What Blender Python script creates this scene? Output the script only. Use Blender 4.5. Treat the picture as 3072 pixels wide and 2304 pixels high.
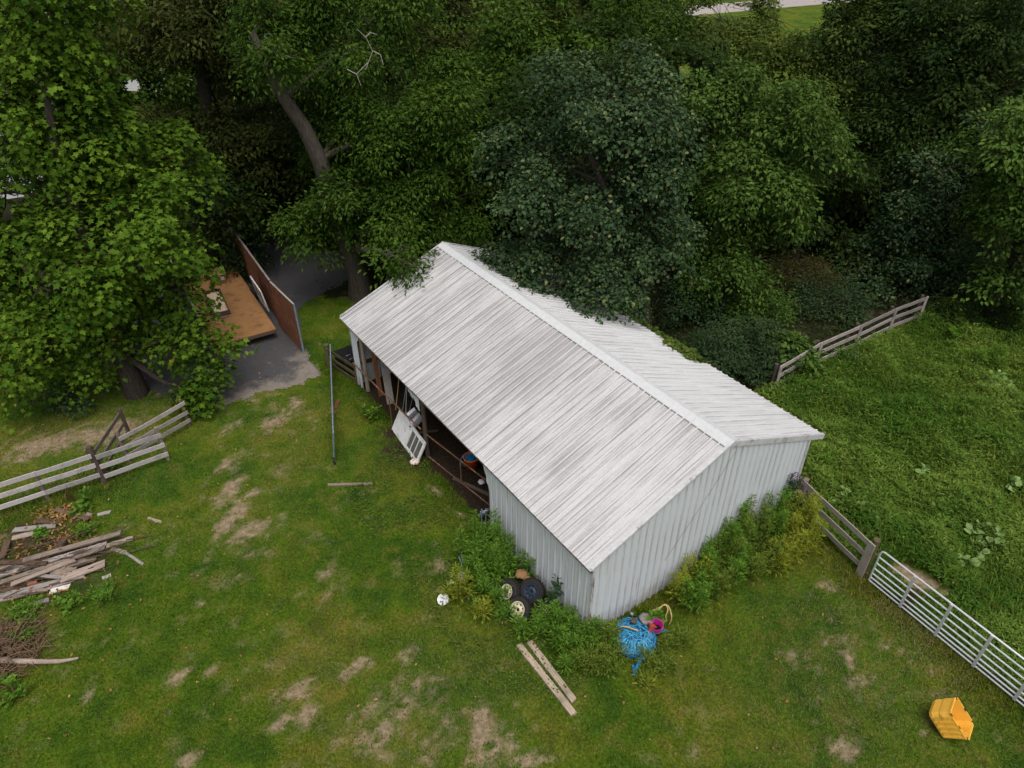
import bpy, math, random
import numpy as np
from mathutils import Vector, Matrix

for o in list(bpy.data.objects):
    bpy.data.objects.remove(o)
SC = bpy.context.scene
COL = SC.collection
R = math.radians
rng = np.random.default_rng(7)
rnd = random.Random(11)

# ------------------------------------------------------------------ camera
CAM_H, PITCH, ROLL, FPX = 15.071, R(35.683), R(-0.202), 2149.66
FW = np.array([0, math.cos(PITCH), -math.sin(PITCH)])
UP = np.array([0, math.sin(PITCH), math.cos(PITCH)])
RT = np.array([1.0, 0, 0])
RT2 = RT * math.cos(ROLL) + UP * math.sin(ROLL)
UP2 = -RT * math.sin(ROLL) + UP * math.cos(ROLL)
cd = bpy.data.cameras.new('camera')
cam = bpy.data.objects.new('camera', cd)
COL.objects.link(cam)
cd.sensor_fit = 'HORIZONTAL'; cd.sensor_width = 36; cd.lens = FPX / 3072 * 36
cd.clip_start = 0.1; cd.clip_end = 3000
cam.matrix_world = Matrix(((RT2[0], UP2[0], -FW[0], 0), (RT2[1], UP2[1], -FW[1], 0), (RT2[2], UP2[2], -FW[2], CAM_H), (0, 0, 0, 1)))
SC.camera = cam

# ------------------------------------------------------------------ light
world = bpy.data.worlds.new('World'); SC.world = world; world.use_nodes = True
wn = world.node_tree; wn.nodes.clear()
sky = wn.nodes.new('ShaderNodeTexSky'); sky.sky_type = 'NISHITA'; sky.sun_disc = False
SUN_EL, SUN_AZ = R(68), R(164)          # azimuth measured clockwise from +Y
sky.sun_elevation = SUN_EL; sky.sun_rotation = SUN_AZ
sky.air_density = 1.0; sky.dust_density = 6.0; sky.ozone_density = 0.6
bg = wn.nodes.new('ShaderNodeBackground'); bg.inputs['Strength'].default_value = 0.12
wo = wn.nodes.new('ShaderNodeOutputWorld')
veil = wn.nodes.new('ShaderNodeHueSaturation'); veil.inputs['Saturation'].default_value = 0.4      # thin cloud greys the blue
wn.links.new(sky.outputs[0], veil.inputs['Color']); wn.links.new(veil.outputs[0], bg.inputs[0]); wn.links.new(bg.outputs[0], wo.inputs[0])
sl = bpy.data.lights.new('sun', 'SUN'); sl.energy = 1.25; sl.angle = R(48); sl.color = (1, 0.97, 0.92)
sun = bpy.data.objects.new('sun', sl); COL.objects.link(sun)
sd = Vector((math.sin(SUN_AZ) * math.cos(SUN_EL), math.cos(SUN_AZ) * math.cos(SUN_EL), math.sin(SUN_EL)))
sun.rotation_euler = sd.to_track_quat('Z', 'Y').to_euler()
sun.location = (0, 0, 60)
SC.view_settings.view_transform = 'Standard'; SC.view_settings.look = 'None'
SC.view_settings.exposure = 0.13; SC.view_settings.gamma = 1.0
SC.view_settings.use_curve_mapping = False
SC.cycles.max_bounces = 6; SC.cycles.diffuse_bounces = 2; SC.cycles.transmission_bounces = 3
SC.cycles.transparent_max_bounces = 4

# ------------------------------------------------------------------ surveying helpers
SP = 3072 / 2212
def ray(x, y):
    return FW + RT2 * (x * SP - 1536) / FPX - UP2 * (y * SP - 1152) / FPX
def G(x, y, z=0.0):                     # survey point lying at height z
    d = ray(x, y); t = (z - CAM_H) / d[2]
    return Vector((t * d[0], t * d[1], z))
def N(x, y, z=0.0):
    return G(x / SP, y / SP, z)
def AT(x, y, Y):                        # survey point standing Y metres north
    d = ray(x, y); t = Y / d[1]
    return Vector((t * d[0], Y, CAM_H + t * d[2]))
def proj(p):
    d = np.asarray(p, float) - np.array([0, 0, CAM_H]); q = d @ FW
    return (1536 + FPX * (d @ RT2) / q) / SP, (1152 - FPX * (d @ UP2) / q) / SP

# ------------------------------------------------------------------ numpy value noise
def _h(ix, iy, s):
    v = np.sin(ix * 127.1 + iy * 311.7 + s * 74.7) * 43758.5453
    return v - np.floor(v)
def vnoise(x, y, s=0):
    ix = np.floor(x); iy = np.floor(y); fx = x - ix; fy = y - iy
    fx = fx * fx * (3 - 2 * fx); fy = fy * fy * (3 - 2 * fy)
    a = _h(ix, iy, s); b = _h(ix + 1, iy, s); c = _h(ix, iy + 1, s); d = _h(ix + 1, iy + 1, s)
    return (a * (1 - fx) + b * fx) * (1 - fy) + (c * (1 - fx) + d * fx) * fy
def fbm(x, y, s=0, o=4):
    v = 0; a = .5; f = 1
    for i in range(o):
        v = v + a * vnoise(x * f, y * f, s + i * 13); a *= .5; f *= 2.07
    return v / (1 - .5 ** o)

# ------------------------------------------------------------------ object helpers
def tag(o, label=None, cat=None, group=None, kind=None):
    if label: o['label'] = label
    if cat: o['category'] = cat
    if group: o['group'] = group
    if kind: o['kind'] = kind
    return o
def empty(name, loc, label, cat, group=None, rz=0.0):
    o = bpy.data.objects.new(name, None); COL.objects.link(o)
    o.location = loc; o.rotation_euler = (0, 0, rz); o.empty_display_size = .2
    return tag(o, label, cat, group)
def link(name, me, parent=None, mat=None):
    o = bpy.data.objects.new(name, me); COL.objects.link(o)
    if mat is not None and not me.materials: me.materials.append(mat)
    if parent is not None: o.parent = parent
    return o
def copy_tree(o, parent=None):
    c = o.copy(); COL.objects.link(c)
    if parent is not None: c.parent = parent
    for ch in list(o.children): copy_tree(ch, c)
    return c

class MB:
    def __init__(s): s.v = []; s.f = []; s.smooth = []
    def add(s, vs, fs, smooth=False):
        n = len(s.v); s.v += [tuple(map(float, p)) for p in vs]
        s.f += [tuple(i + n for i in f) for f in fs]; s.smooth += [smooth] * len(fs)
    def hexa(s, p):                      # 8 points: bottom ring 0-3, top ring 4-7
        s.add(p, [(3, 2, 1, 0), (4, 5, 6, 7), (0, 1, 5, 4), (1, 2, 6, 5), (2, 3, 7, 6), (3, 0, 4, 7)])
    def box(s, c, d, m=None):
        c = Vector(c); h = [x / 2 for x in d]
        ps = [Vector((sx * h[0], sy * h[1], sz * h[2])) for sz in (-1, 1) for sx, sy in ((-1, -1), (1, -1), (1, 1), (-1, 1))]
        if m is not None: ps = [m @ p for p in ps]
        s.hexa([c + p for p in ps])
    def beam(s, a, b, w, h, up=(0, 0, 1)):   # w sideways, h along up
        a = Vector(a); b = Vector(b); d = (b - a).normalized(); up = Vector(up)
        sd_ = d.cross(up)
        if sd_.length < 1e-4: sd_ = d.cross(Vector((1, 0, 0)))
        sd_.normalize(); u = sd_.cross(d).normalized()
        q = [sd_ * sx * w / 2 + u * su * h / 2 for sx, su in ((-1, -1), (1, -1), (1, 1), (-1, 1))]
        s.hexa([a + k for k in q] + [b + k for k in q])
    def tube(s, pts, rad, n=6, cap=True):
        pts = [Vector(p) for p in pts]; m = len(pts)
        if not hasattr(rad, '__len__'): rad = [rad] * m
        rings = []; ref = None
        for i, p in enumerate(pts):
            d = (pts[min(i + 1, m - 1)] - pts[max(i - 1, 0)]).normalized()
            if ref is None: ref = Vector((0, 0, 1)) if abs(d.z) < .9 else Vector((1, 0, 0))
            x = d.cross(ref)
            if x.length < 1e-3: x = d.cross(Vector((0, 1, 0)))
            x.normalize(); y = x.cross(d).normalized(); ref = y
            ref = y
            rings.append([p + (x * math.cos(2 * math.pi * k / n) + y * math.sin(2 * math.pi * k / n)) * rad[i] for k in range(n)])
        vs = [v for r in rings for v in r]
        fs = [(i * n + k, i * n + (k + 1) % n, (i + 1) * n + (k + 1) % n, (i + 1) * n + k) for i in range(m - 1) for k in range(n)]
        s.add(vs, fs, True)
        if cap:
            s.add(rings[0], [tuple(range(n))]); s.add(rings[-1], [tuple(reversed(range(n)))])
    def lathe(s, prof, n=20, c=(0, 0, 0), m=None):
        c = Vector(c); vs = []
        for r_, z in prof:
            for k in range(n):
                p = Vector((r_ * math.cos(2 * math.pi * k / n), r_ * math.sin(2 * math.pi * k / n), z))
                vs.append(c + (m @ p if m is not None else p))
        s.add(vs, [(i * n + k, i * n + (k + 1) % n, (i + 1) * n + (k + 1) % n, (i + 1) * n + k) for i in range(len(prof) - 1) for k in range(n)], True)
    def mesh(s, name, mat):
        me = bpy.data.meshes.new(name); me.from_pydata(s.v, [], s.f)
        me.polygons.foreach_set('use_smooth', s.smooth)
        if mat is not None: me.materials.append(mat)
        me.update(); return me
    def build(s, name, mat, parent=None):
        return link(name, s.mesh(name, mat), parent)

# leaf templates: (vertices in (side, length, normal) units, faces)
LEAF = {
    'diamond': ([(0, 0, 0), (.5, .42, .13), (0, 1, -.12), (-.5, .42, .13)], [(0, 1, 2), (0, 2, 3)]),
    'oval': ([(0, 0, 0), (.40, .22, .1), (.46, .58, .1), (0, 1, -.12), (-.46, .58, .1), (-.40, .22, .1)], [(0, 1, 2, 3), (0, 3, 4, 5)]),
    'lobed': ([(0, 0, 0), (.34, -.02, .06), (.30, .30, .05), (.62, .52, .10), (.24, .62, .03), (0, 1, -.12),
               (-.24, .62, .03), (-.62, .52, .10), (-.30, .30, .05), (-.34, -.02, .06)],
              [(0, 1, 2, 3, 4, 5), (0, 5, 6, 7, 8, 9)]),
    'blade': ([(-.5, 0, 0), (.5, 0, 0), (0, 1, 0)], [(0, 1, 2)]),
    'bent': ([(-.4, 0, 0), (.4, 0, 0), (.5, .5, .5), (-.5, .5, .5), (0, 1, 0)], [(0, 1, 2, 3), (3, 2, 4)]),
}
def unit(a):
    return a / np.maximum(np.linalg.norm(a, axis=-1, keepdims=True), 1e-9)
def leaf_mesh(name, C, Nn, D, L, W, shape, mat, tint=None, hue=None):
    n = len(C); tv, tf = LEAF[shape]; tv = np.array(tv); k = len(tv)
    Nn = unit(Nn); D = unit(D - Nn * (D * Nn).sum(1, keepdims=True)); S = np.cross(D, Nn)
    L = np.broadcast_to(np.asarray(L, float), (n,))[:, None, None]; W = np.broadcast_to(np.asarray(W, float), (n,))[:, None, None]
    V = (C[:, None, :] + S[:, None, :] * tv[None, :, 0:1] * W + D[:, None, :] * tv[None, :, 1:2] * L + Nn[:, None, :] * tv[None, :, 2:3] * W).reshape(-1, 3)
    loops_t = np.concatenate([np.array(f) for f in tf]); sizes = np.array([len(f) for f in tf])
    loops = (loops_t[None, :] + (np.arange(n) * k)[:, None]).ravel()
    sz = np.tile(sizes, n); st = np.concatenate([[0], np.cumsum(sz)[:-1]])
    me = bpy.data.meshes.new(name)
    me.vertices.add(len(V)); me.vertices.foreach_set('co', V.astype(np.float32).ravel())
    me.loops.add(len(loops)); me.loops.foreach_set('vertex_index', loops.astype(np.int32))
    me.polygons.add(len(sz)); me.polygons.foreach_set('loop_start', st.astype(np.int32))
    if tint is None: tint = rng.random(n)
    if hue is None: hue = rng.random(n)
    for nm, a in (('tint', tint), ('hue', hue)):
        at = me.attributes.new(nm, 'FLOAT', 'POINT'); at.data.foreach_set('value', np.repeat(a, k).astype(np.float32))
    me.materials.append(mat); me.update(calc_edges=True)
    return me

# ------------------------------------------------------------------ materials
def new_mat(name):
    m = bpy.data.materials.new(name); m.use_nodes = True
    nt = m.node_tree; nt.nodes.clear()
    out = nt.nodes.new('ShaderNodeOutputMaterial')
    return m, nt, out
def nd(nt, t, **kw):
    n = nt.nodes.new(t)
    for k, v in kw.items(): setattr(n, k, v)
    return n
def noise(nt, vec, scale, detail=4, rough=.55, dist=0):
    n = nd(nt, 'ShaderNodeTexNoise'); n.inputs['Scale'].default_value = scale
    n.inputs['Detail'].default_value = detail; n.inputs['Roughness'].default_value = rough
    n.inputs['Distortion'].default_value = dist
    if vec is not None: nt.links.new(vec, n.inputs['Vector'])
    return n.outputs['Fac']
def ramp(nt, fac, stops, interp='LINEAR'):
    r = nd(nt, 'ShaderNodeValToRGB'); r.color_ramp.interpolation = interp
    e = r.color_ramp.elements
    while len(e) < len(stops): e.new(.5)
    for i, (p, c) in enumerate(stops):
        e[i].position = p; e[i].color = (*c, 1) if len(c) == 3 else c
    nt.links.new(fac, r.inputs[0]); return r.outputs[0]
def mixc(nt, fac, a, b, mode='MIX'):
    m = nd(nt, 'ShaderNodeMix', data_type='RGBA', blend_type=mode)
    for sock, v in ((m.inputs['Factor'], fac), (m.inputs[6], a), (m.inputs[7], b)):
        if hasattr(v, 'links'): nt.links.new(v, sock)
        elif isinstance(v, (int, float)): sock.default_value = v
        else: sock.default_value = (*v, 1)
    return m.outputs[2]
def math_(nt, op, a, b=None, c=None):
    m = nd(nt, 'ShaderNodeMath', operation=op)
    for i, v in enumerate((a, b, c)):
        if v is None: continue
        if hasattr(v, 'links'): nt.links.new(v, m.inputs[i])
        else: m.inputs[i].default_value = v
    return m.outputs[0]
def smooth(nt, fac, a, b):
    m = nd(nt, 'ShaderNodeMapRange', interpolation_type='SMOOTHSTEP')
    m.inputs[1].default_value = a; m.inputs[2].default_value = b
    nt.links.new(fac, m.inputs[0]); return m.outputs[0]
def attr(nt, name):
    a = nd(nt, 'ShaderNodeAttribute', attribute_name=name); return a.outputs['Fac']
def mapping(nt, vec, sc):
    m = nd(nt, 'ShaderNodeMapping'); m.inputs['Scale'].default_value = sc
    nt.links.new(vec, m.inputs[0]); return m.outputs[0]
def objco(nt): return nd(nt, 'ShaderNodeTexCoord').outputs['Object']
def poswld(nt): return nd(nt, 'ShaderNodeNewGeometry').outputs['Position']
def finish(nt, out, col, rough=.7, metal=0.0, spec=.3, bump=None, bstr=.3, bdist=.01):
    p = nd(nt, 'ShaderNodeBsdfPrincipled')
    for sock, v in (('Base Color', col), ('Roughness', rough), ('Metallic', metal), ('Specular IOR Level', spec)):
        if hasattr(v, 'links'): nt.links.new(v, p.inputs[sock])
        elif isinstance(v, (int, float)): p.inputs[sock].default_value = v
        else: p.inputs[sock].default_value = (*v, 1)
    if bump is not None:
        b = nd(nt, 'ShaderNodeBump'); b.inputs['Strength'].default_value = bstr; b.inputs['Distance'].default_value = bdist
        nt.links.new(bump, b.inputs['Height']); nt.links.new(b.outputs[0], p.inputs['Normal'])
    nt.links.new(p.outputs[0], out.inputs[0]); return p

def leaf_mat(name, c_dark, c_lite, accent=None, acc_at=.985, trans=.3, rough=.6, spec=.06):
    m, nt, out = new_mat(name)
    t = attr(nt, 'tint'); h = attr(nt, 'hue')
    col = mixc(nt, t, c_dark, c_lite)
    if accent is not None:
        k = math_(nt, 'GREATER_THAN', h, acc_at); col = mixc(nt, k, col, accent)
    br = math_(nt, 'MULTIPLY_ADD', h, .5, .75)
    hs = nd(nt, 'ShaderNodeHueSaturation'); nt.links.new(br, hs.inputs['Value']); nt.links.new(col, hs.inputs['Color'])
    col = hs.outputs[0]
    p = nd(nt, 'ShaderNodeBsdfPrincipled'); nt.links.new(col, p.inputs['Base Color'])
    p.inputs['Roughness'].default_value = rough; p.inputs['Specular IOR Level'].default_value = spec
    tr = nd(nt, 'ShaderNodeBsdfTranslucent'); nt.links.new(mixc(nt, .5, col, (.16, .2, .02)), tr.inputs[0])
    mx = nd(nt, 'ShaderNodeMixShader'); mx.inputs[0].default_value = trans
    nt.links.new(p.outputs[0], mx.inputs[1]); nt.links.new(tr.outputs[0], mx.inputs[2])
    nt.links.new(mx.outputs[0], out.inputs[0]); return m

def lawn_colour(nt, pos):
    big = noise(nt, pos, .35, 3, .5); med = noise(nt, pos, 1.6, 4, .6); fine = noise(nt, pos, 14, 3, .7)
    c = ramp(nt, big, [(.38, (.030, .076, .007)), (.5, (.072, .124, .007)), (.60, (.130, .134, .014))])
    c2 = ramp(nt, med, [(.36, (.027, .066, .007)), (.53, (.074, .122, .008)), (.66, (.152, .134, .026))])
    c = mixc(nt, .5, c, c2)
    f = ramp(nt, fine, [(.3, (.62, .62, .62)), (.7, (1.35, 1.35, 1.35))])
    return mixc(nt, 1, c, f, 'MULTIPLY')

def simple(name, base, var=.25, scale=9, rough=.6, metal=0, spec=.3, stretch=(1, 1, 1), dirt=None, dirt_at=(.5, .7), bstr=.25, bdist=.006):
    m, nt, out = new_mat(name); oc = mapping(nt, objco(nt), stretch)
    n1 = noise(nt, oc, scale, 5, .6)
    lo = tuple(x * (1 - var) for x in base); hi = tuple(min(1, x * (1 + var)) for x in base)
    c = ramp(nt, n1, [(.3, lo), (.7, hi)])
    if dirt is not None:
        n2 = noise(nt, oc, scale * .45, 5, .7)
        c = mixc(nt, smooth(nt, n2, *dirt_at), c, dirt)
    finish(nt, out, c, rough, metal, spec, n1, bstr, bdist); return m

M = {}
# ground: lawn, bare soil, mulch, gravel and forest floor on one sheet
m, nt, out = new_mat('ground'); pos = poswld(nt)
lawn = lawn_colour(nt, pos)
soil = ramp(nt, noise(nt, pos, 7, 6, .7), [(.3, (.15, .105, .062)), (.5, (.26, .19, .125)), (.72, (.40, .31, .225))])
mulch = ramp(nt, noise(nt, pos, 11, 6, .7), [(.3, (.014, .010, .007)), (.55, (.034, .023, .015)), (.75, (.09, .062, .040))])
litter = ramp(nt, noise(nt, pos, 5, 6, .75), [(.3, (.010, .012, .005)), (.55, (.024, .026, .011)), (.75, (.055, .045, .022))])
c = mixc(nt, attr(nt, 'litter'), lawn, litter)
c = mixc(nt, attr(nt, 'bare'), c, soil)
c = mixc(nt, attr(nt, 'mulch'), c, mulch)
finish(nt, out, c, .95, 0, .1, noise(nt, pos, 40, 4, .7), .6, .03); M['ground'] = m

def grass_mat(name, tip, gain):
    m, nt, out = new_mat(name); pos = poswld(nt)
    col = lawn_colour(nt, pos); t = attr(nt, 'tint'); h = attr(nt, 'hue')
    col = mixc(nt, smooth(nt, h, .80, .98), col, tip)
    hs = nd(nt, 'ShaderNodeHueSaturation'); nt.links.new(math_(nt, 'MULTIPLY_ADD', t, .9 * gain, .65 * gain), hs.inputs['Value']); nt.links.new(col, hs.inputs['Color'])
    p = nd(nt, 'ShaderNodeBsdfPrincipled'); nt.links.new(hs.outputs[0], p.inputs['Base Color']); p.inputs['Roughness'].default_value = .7; p.inputs['Specular IOR Level'].default_value = .06
    tr = nd(nt, 'ShaderNodeBsdfTranslucent'); nt.links.new(hs.outputs[0], tr.inputs[0])
    mx = nd(nt, 'ShaderNodeMixShader'); mx.inputs[0].default_value = .3
    nt.links.new(p.outputs[0], mx.inputs[1]); nt.links.new(tr.outputs[0], mx.inputs[2]); nt.links.new(mx.outputs[0], out.inputs[0]); return m
M['grass'] = grass_mat('grass', (.17, .15, .06), 1.25)

m, nt, out = new_mat('asphalt'); pos = poswld(nt)
a = ramp(nt, noise(nt, pos, 60, 3, .7), [(.3, (.052, .052, .056)), (.7, (.105, .102, .104))])
b = ramp(nt, noise(nt, pos, 30, 4, .7), [(.3, (.15, .13, .11)), (.7, (.30, .26, .22))])
wear = math_(nt, 'ADD', attr(nt, 'worn'), math_(nt, 'MULTIPLY_ADD', noise(nt, pos, 1.4, 7, .68), 2.6, -1.42))
c = mixc(nt, smooth(nt, wear, .0, .75), a, b)
cr = noise(nt, pos, 2.2, 8, .6, 1.5); c = mixc(nt, smooth(nt, math_(nt, 'ABSOLUTE', math_(nt, 'SUBTRACT', cr, .5)), .006, 0.0), c, (.012, .012, .012))
finish(nt, out, c, .9, 0, .2, noise(nt, pos, 120, 2), .4, .01); M['asphalt'] = m
M['road'] = simple('road', (.36, .32, .30), .12, 2, .9)

# white painted metal sheet, chalky, with streaks running down the slope (object x = along the barn, y = across)
m, nt, out = new_mat('roof_metal'); oc = objco(nt)
st = noise(nt, mapping(nt, oc, (11, .55, .55)), 1.0, 6, .62)
st2 = noise(nt, mapping(nt, oc, (26, .8, .8)), 1.0, 4, .6)
patch = noise(nt, mapping(nt, oc, (.30, .28, .28)), 1.0, 4, .55)
sp = noise(nt, oc, 38, 3, .8)
grain = noise(nt, oc, 17, 4, .75)
c = ramp(nt, sp, [(.32, (.47, .46, .465)), (.62, (.62, .615, .615))])
sxp = nd(nt, 'ShaderNodeSeparateXYZ'); nt.links.new(oc, sxp.inputs[0])
wnz = nd(nt, 'ShaderNodeTexWhiteNoise', noise_dimensions='1D'); nt.links.new(math_(nt, 'FLOOR', math_(nt, 'DIVIDE', sxp.outputs[0], .0762)), wnz.inputs['W'])   # every pan weathers differently
k = math_(nt, 'ADD', math_(nt, 'MULTIPLY', st, .58), math_(nt, 'MULTIPLY', patch, .58))
k = math_(nt, 'ADD', k, math_(nt, 'MULTIPLY_ADD', wnz.outputs['Value'], .11, .0))
k = math_(nt, 'ADD', k, math_(nt, 'MULTIPLY', st2, .22))
k = math_(nt, 'ADD', k, math_(nt, 'MULTIPLY', grain, .20))
sx0 = nd(nt, 'ShaderNodeSeparateXYZ'); nt.links.new(oc, sx0.inputs[0])
k = math_(nt, 'ADD', k, math_(nt, 'MULTIPLY', smooth(nt, sx0.outputs[0], 1.0, 7.0), .10))
c = mixc(nt, math_(nt, 'MULTIPLY', smooth(nt, k, .77, 1.05), .68), c, (.225, .208, .212))
dk = math_(nt, 'MULTIPLY', smooth(nt, st2, .60, .68), smooth(nt, noise(nt, mapping(nt, oc, (2.2, .7, .7)), 1.0, 3), .60, .70))
c = mixc(nt, math_(nt, 'MULTIPLY', dk, .75), c, (.16, .135, .14))
def rib_shade_dirt(nt, oc, c, white, dark, amt, axis=0, crown=.6):      # pan dirt plus rib light and shade put into colour: pale crowns, dark feet
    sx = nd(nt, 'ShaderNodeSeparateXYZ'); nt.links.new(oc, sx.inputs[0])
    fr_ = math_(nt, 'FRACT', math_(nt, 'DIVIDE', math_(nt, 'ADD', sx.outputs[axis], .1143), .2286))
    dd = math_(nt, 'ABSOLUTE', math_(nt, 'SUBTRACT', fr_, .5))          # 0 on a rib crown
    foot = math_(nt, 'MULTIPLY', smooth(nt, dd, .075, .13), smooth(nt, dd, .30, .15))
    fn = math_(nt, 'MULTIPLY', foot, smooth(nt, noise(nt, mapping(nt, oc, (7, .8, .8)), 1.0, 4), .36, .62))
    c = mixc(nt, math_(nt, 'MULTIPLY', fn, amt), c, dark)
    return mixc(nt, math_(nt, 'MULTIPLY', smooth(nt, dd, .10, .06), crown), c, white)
c = rib_shade_dirt(nt, oc, c, (.66, .65, .645), (.20, .175, .18), .62)
finish(nt, out, c, .6, .0, .35, sp, .1, .002); M['roof_metal'] = m

m, nt, out = new_mat('roof_metal_pale'); oc = objco(nt)  # paler sheet for the back slope
st = noise(nt, mapping(nt, oc, (9, .5, .5)), 1.0, 6, .62); sp = noise(nt, oc, 34, 3, .8)
patch = noise(nt, mapping(nt, oc, (.3, .35, .35)), 1.0, 4, .55)
c = ramp(nt, sp, [(.32, (.52, .52, .525)), (.62, (.66, .66, .665))])
k = math_(nt, 'ADD', math_(nt, 'MULTIPLY', st, .7), math_(nt, 'MULTIPLY', patch, .6))
c = mixc(nt, math_(nt, 'MULTIPLY', smooth(nt, k, .68, .92), .62), c, (.27, .25, .26))
c = rib_shade_dirt(nt, oc, c, (.70, .70, .70), (.26, .245, .25), .6)
finish(nt, out, c, .5, .0, .4, sp, .08, .002); M['roof_pale'] = m

for wax, wname in ((0, 'wall_metal'), (1, 'gable_metal')):
  m, nt, out = new_mat(wname); oc = objco(nt)
  sp = noise(nt, oc, 30, 4, .8); st = noise(nt, mapping(nt, oc, (6, 6, .25)), 1.0, 5, .6)
  c = ramp(nt, sp, [(.3, (.60, .63, .67)), (.7, (.70, .73, .77))])
  c = mixc(nt, math_(nt, 'MULTIPLY', smooth(nt, st, .56, .76), .35), c, (.46, .43, .41))
  rust = noise(nt, mapping(nt, oc, (9, 9, .18)), 1.0, 3, .5)
  c = mixc(nt, math_(nt, 'MULTIPLY', smooth(nt, rust, .70, .76), .8), c, (.20, .10, .05))
  sx = nd(nt, 'ShaderNodeSeparateXYZ'); nt.links.new(oc, sx.inputs[0])
  low = smooth(nt, math_(nt, 'MULTIPLY_ADD', noise(nt, oc, 4, 5), 1.1, sx.outputs[2]), 1.25, .55)
  c = mixc(nt, math_(nt, 'MULTIPLY', low, .6), c, (.22, .19, .15))
  c = rib_shade_dirt(nt, oc, c, (.62, .65, .68), (.36, .37, .39), .75, wax, .5)  # shade of the rib sides painted as darker bands beside each rib
  finish(nt, out, c, .5, .0, .4, sp, .06, .002); M[wname] = m

M['ridgemetal'] = simple('ridge_metal', (.60, .61, .62), .07, 9, .5)
M['seam'] = simple('rusty_seam', (.16, .085, .05), .5, 6, .8, stretch=(6, 6, .6))
M['trim'] = simple('white_trim', (.55, .55, .57), .12, 8, .55, dirt=(.3, .25, .22))
M['rustpipe'] = simple('rusty_pipe', (.15, .075, .04), .4, 12, .8, dirt=(.30, .24, .18))
M['galv'] = simple('galvanised_pipe', (.70, .71, .74), .08, 20, .38, .35, .5)
M['galvdull'] = simple('dull_galvanised', (.22, .30, .36), .25, 10, .45, .3, .5)
M['cornermetal'] = simple('rust_streaked_trim', (.55, .56, .58), .1, 5, .6, stretch=(4, 4, .5), dirt=(.20, .10, .055), dirt_at=(.42, .56))
def wood(name, base, var=.35, axis=0, dirt=None):
    s = [7, 7, 7]; s[axis] = .7
    m, nt, out = new_mat(name); oc = objco(nt)
    g = noise(nt, mapping(nt, oc, tuple(x * 5 for x in s)), 1.0, 5, .65); n2 = noise(nt, oc, 2.5, 4, .6)
    oi = nd(nt, 'ShaderNodeObjectInfo').outputs['Random']
    c = ramp(nt, g, [(.28, tuple(x * (1 - var) for x in base)), (.72, tuple(min(1, x * (1 + var)) for x in base))])
    c = mixc(nt, smooth(nt, n2, .48, .75), c, dirt if dirt else tuple(x * .6 for x in base))
    hs = nd(nt, 'ShaderNodeHueSaturation'); nt.links.new(math_(nt, 'MULTIPLY_ADD', oi, .5, .75), hs.inputs['Value']); nt.links.new(c, hs.inputs['Color'])
    finish(nt, out, hs.outputs[0], .85, 0, .2, g, .5, .006); return m
M['shadewood'] = wood('shaded_grey_rail', (.27, .24, .205), .3)  # grey wood darkened, shade on the board faces put into the colour
M['plank'] = wood('tan_grey_plank', (.33, .265, .20), .35)
M['oldwood'] = wood('weathered_grey_wood', (.34, .30, .28))
M['fencewood'] = wood('silver_fence_board', (.46, .42, .42), .22)
M['fencedark'] = wood('dark_fence_board', (.17, .14, .12), .35)
M['mosswood'] = wood('mossy_fence_rail', (.12, .105, .05), .35)
M['post'] = wood('weathered_post', (.24, .20, .15), .35, 2)
M['postdark'] = wood('dark_post', (.10, .075, .06), .35, 2)
M['pilewood'] = wood('rotting_pale_board', (.31, .245, .20), .45)
M['pilebrown'] = wood('rotting_brown_board', (.115, .075, .052), .45)
M['brownply'] = wood('brown_painted_plywood', (.20, .078, .042), .5, 2, dirt=(.30, .155, .085))
M['floorply'] = wood('trailer_floor_plywood', (.30, .155, .062), .3, 0, dirt=(.16, .08, .034))
M['barkgrey'] = simple('bark', (.085, .072, .058), .45, 6, .95, stretch=(3, 3, .6), bstr=.8, bdist=.03)
M['barkdark'] = simple('dark_bark', (.045, .036, .03), .45, 6, .95, stretch=(3, 3, .6), bstr=.8, bdist=.03)
M['stem'] = simple('green_stem', (.07, .10, .03), .3, 10, .7)
M['drystem'] = simple('dry_stem', (.16, .10, .06), .3, 10, .8)
M['rubber'] = simple('tyre_rubber', (.022, .021, .020), .3, 14, .85)
M['cream'] = simple('cream_rim', (.62, .57, .40), .12, 10, .5, dirt=(.30, .22, .12))
M['bluerim'] = simple('blue_black_rim', (.02, .035, .06), .3, 10, .5)
M['hole'] = simple('dark_opening', (.012, .012, .012), .2, 10, .9)
M['pink'] = simple('magenta_plastic', (.55, .012, .30), .12, 8, .4, spec=.5)
M['orange'] = simple('orange_plastic', (.90, .15, .015), .15, 8, .45, spec=.5)
M['twine'] = simple('blue_twine', (.012, .20, .42), .35, 30, .6)
M['twinepale'] = simple('pale_blue_twine', (.08, .34, .55), .3, 30, .6)
M['twinedark'] = simple('dark_blue_twine', (.008, .09, .22), .35, 30, .6)
M['tan'] = simple('tan_rope', (.50, .36, .16), .3, 20, .8)
M['redorange'] = simple('red_orange_plastic', (.42, .07, .03), .3, 12, .6)
M['yellow'] = simple('yellow_plastic', (.80, .36, .035), .07, 6, .45, spec=.4)
M['white'] = simple('white_paint', (.72, .72, .72), .08, 7, .5, dirt=(.38, .35, .31))
M['whiteplastic'] = simple('white_plastic', (.80, .80, .80), .05, 7, .45)
M['rustywhite'] = simple('rusty_white_plastic', (.70, .66, .60), .1, 7, .5, dirt=(.36, .17, .07), dirt_at=(.45, .6))
M['glass'] = simple('dusty_glass', (.12, .115, .105), .3, 5, .35, spec=.6)
M['black'] = simple('black_plastic', (.014, .014, .016), .3, 8, .45, spec=.4)
M['silver'] = simple('silver_metal', (.34, .34, .37), .25, 14, .4, .7)
M['card'] = simple('cardboard', (.30, .17, .08), .15, 6, .9)
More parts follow.
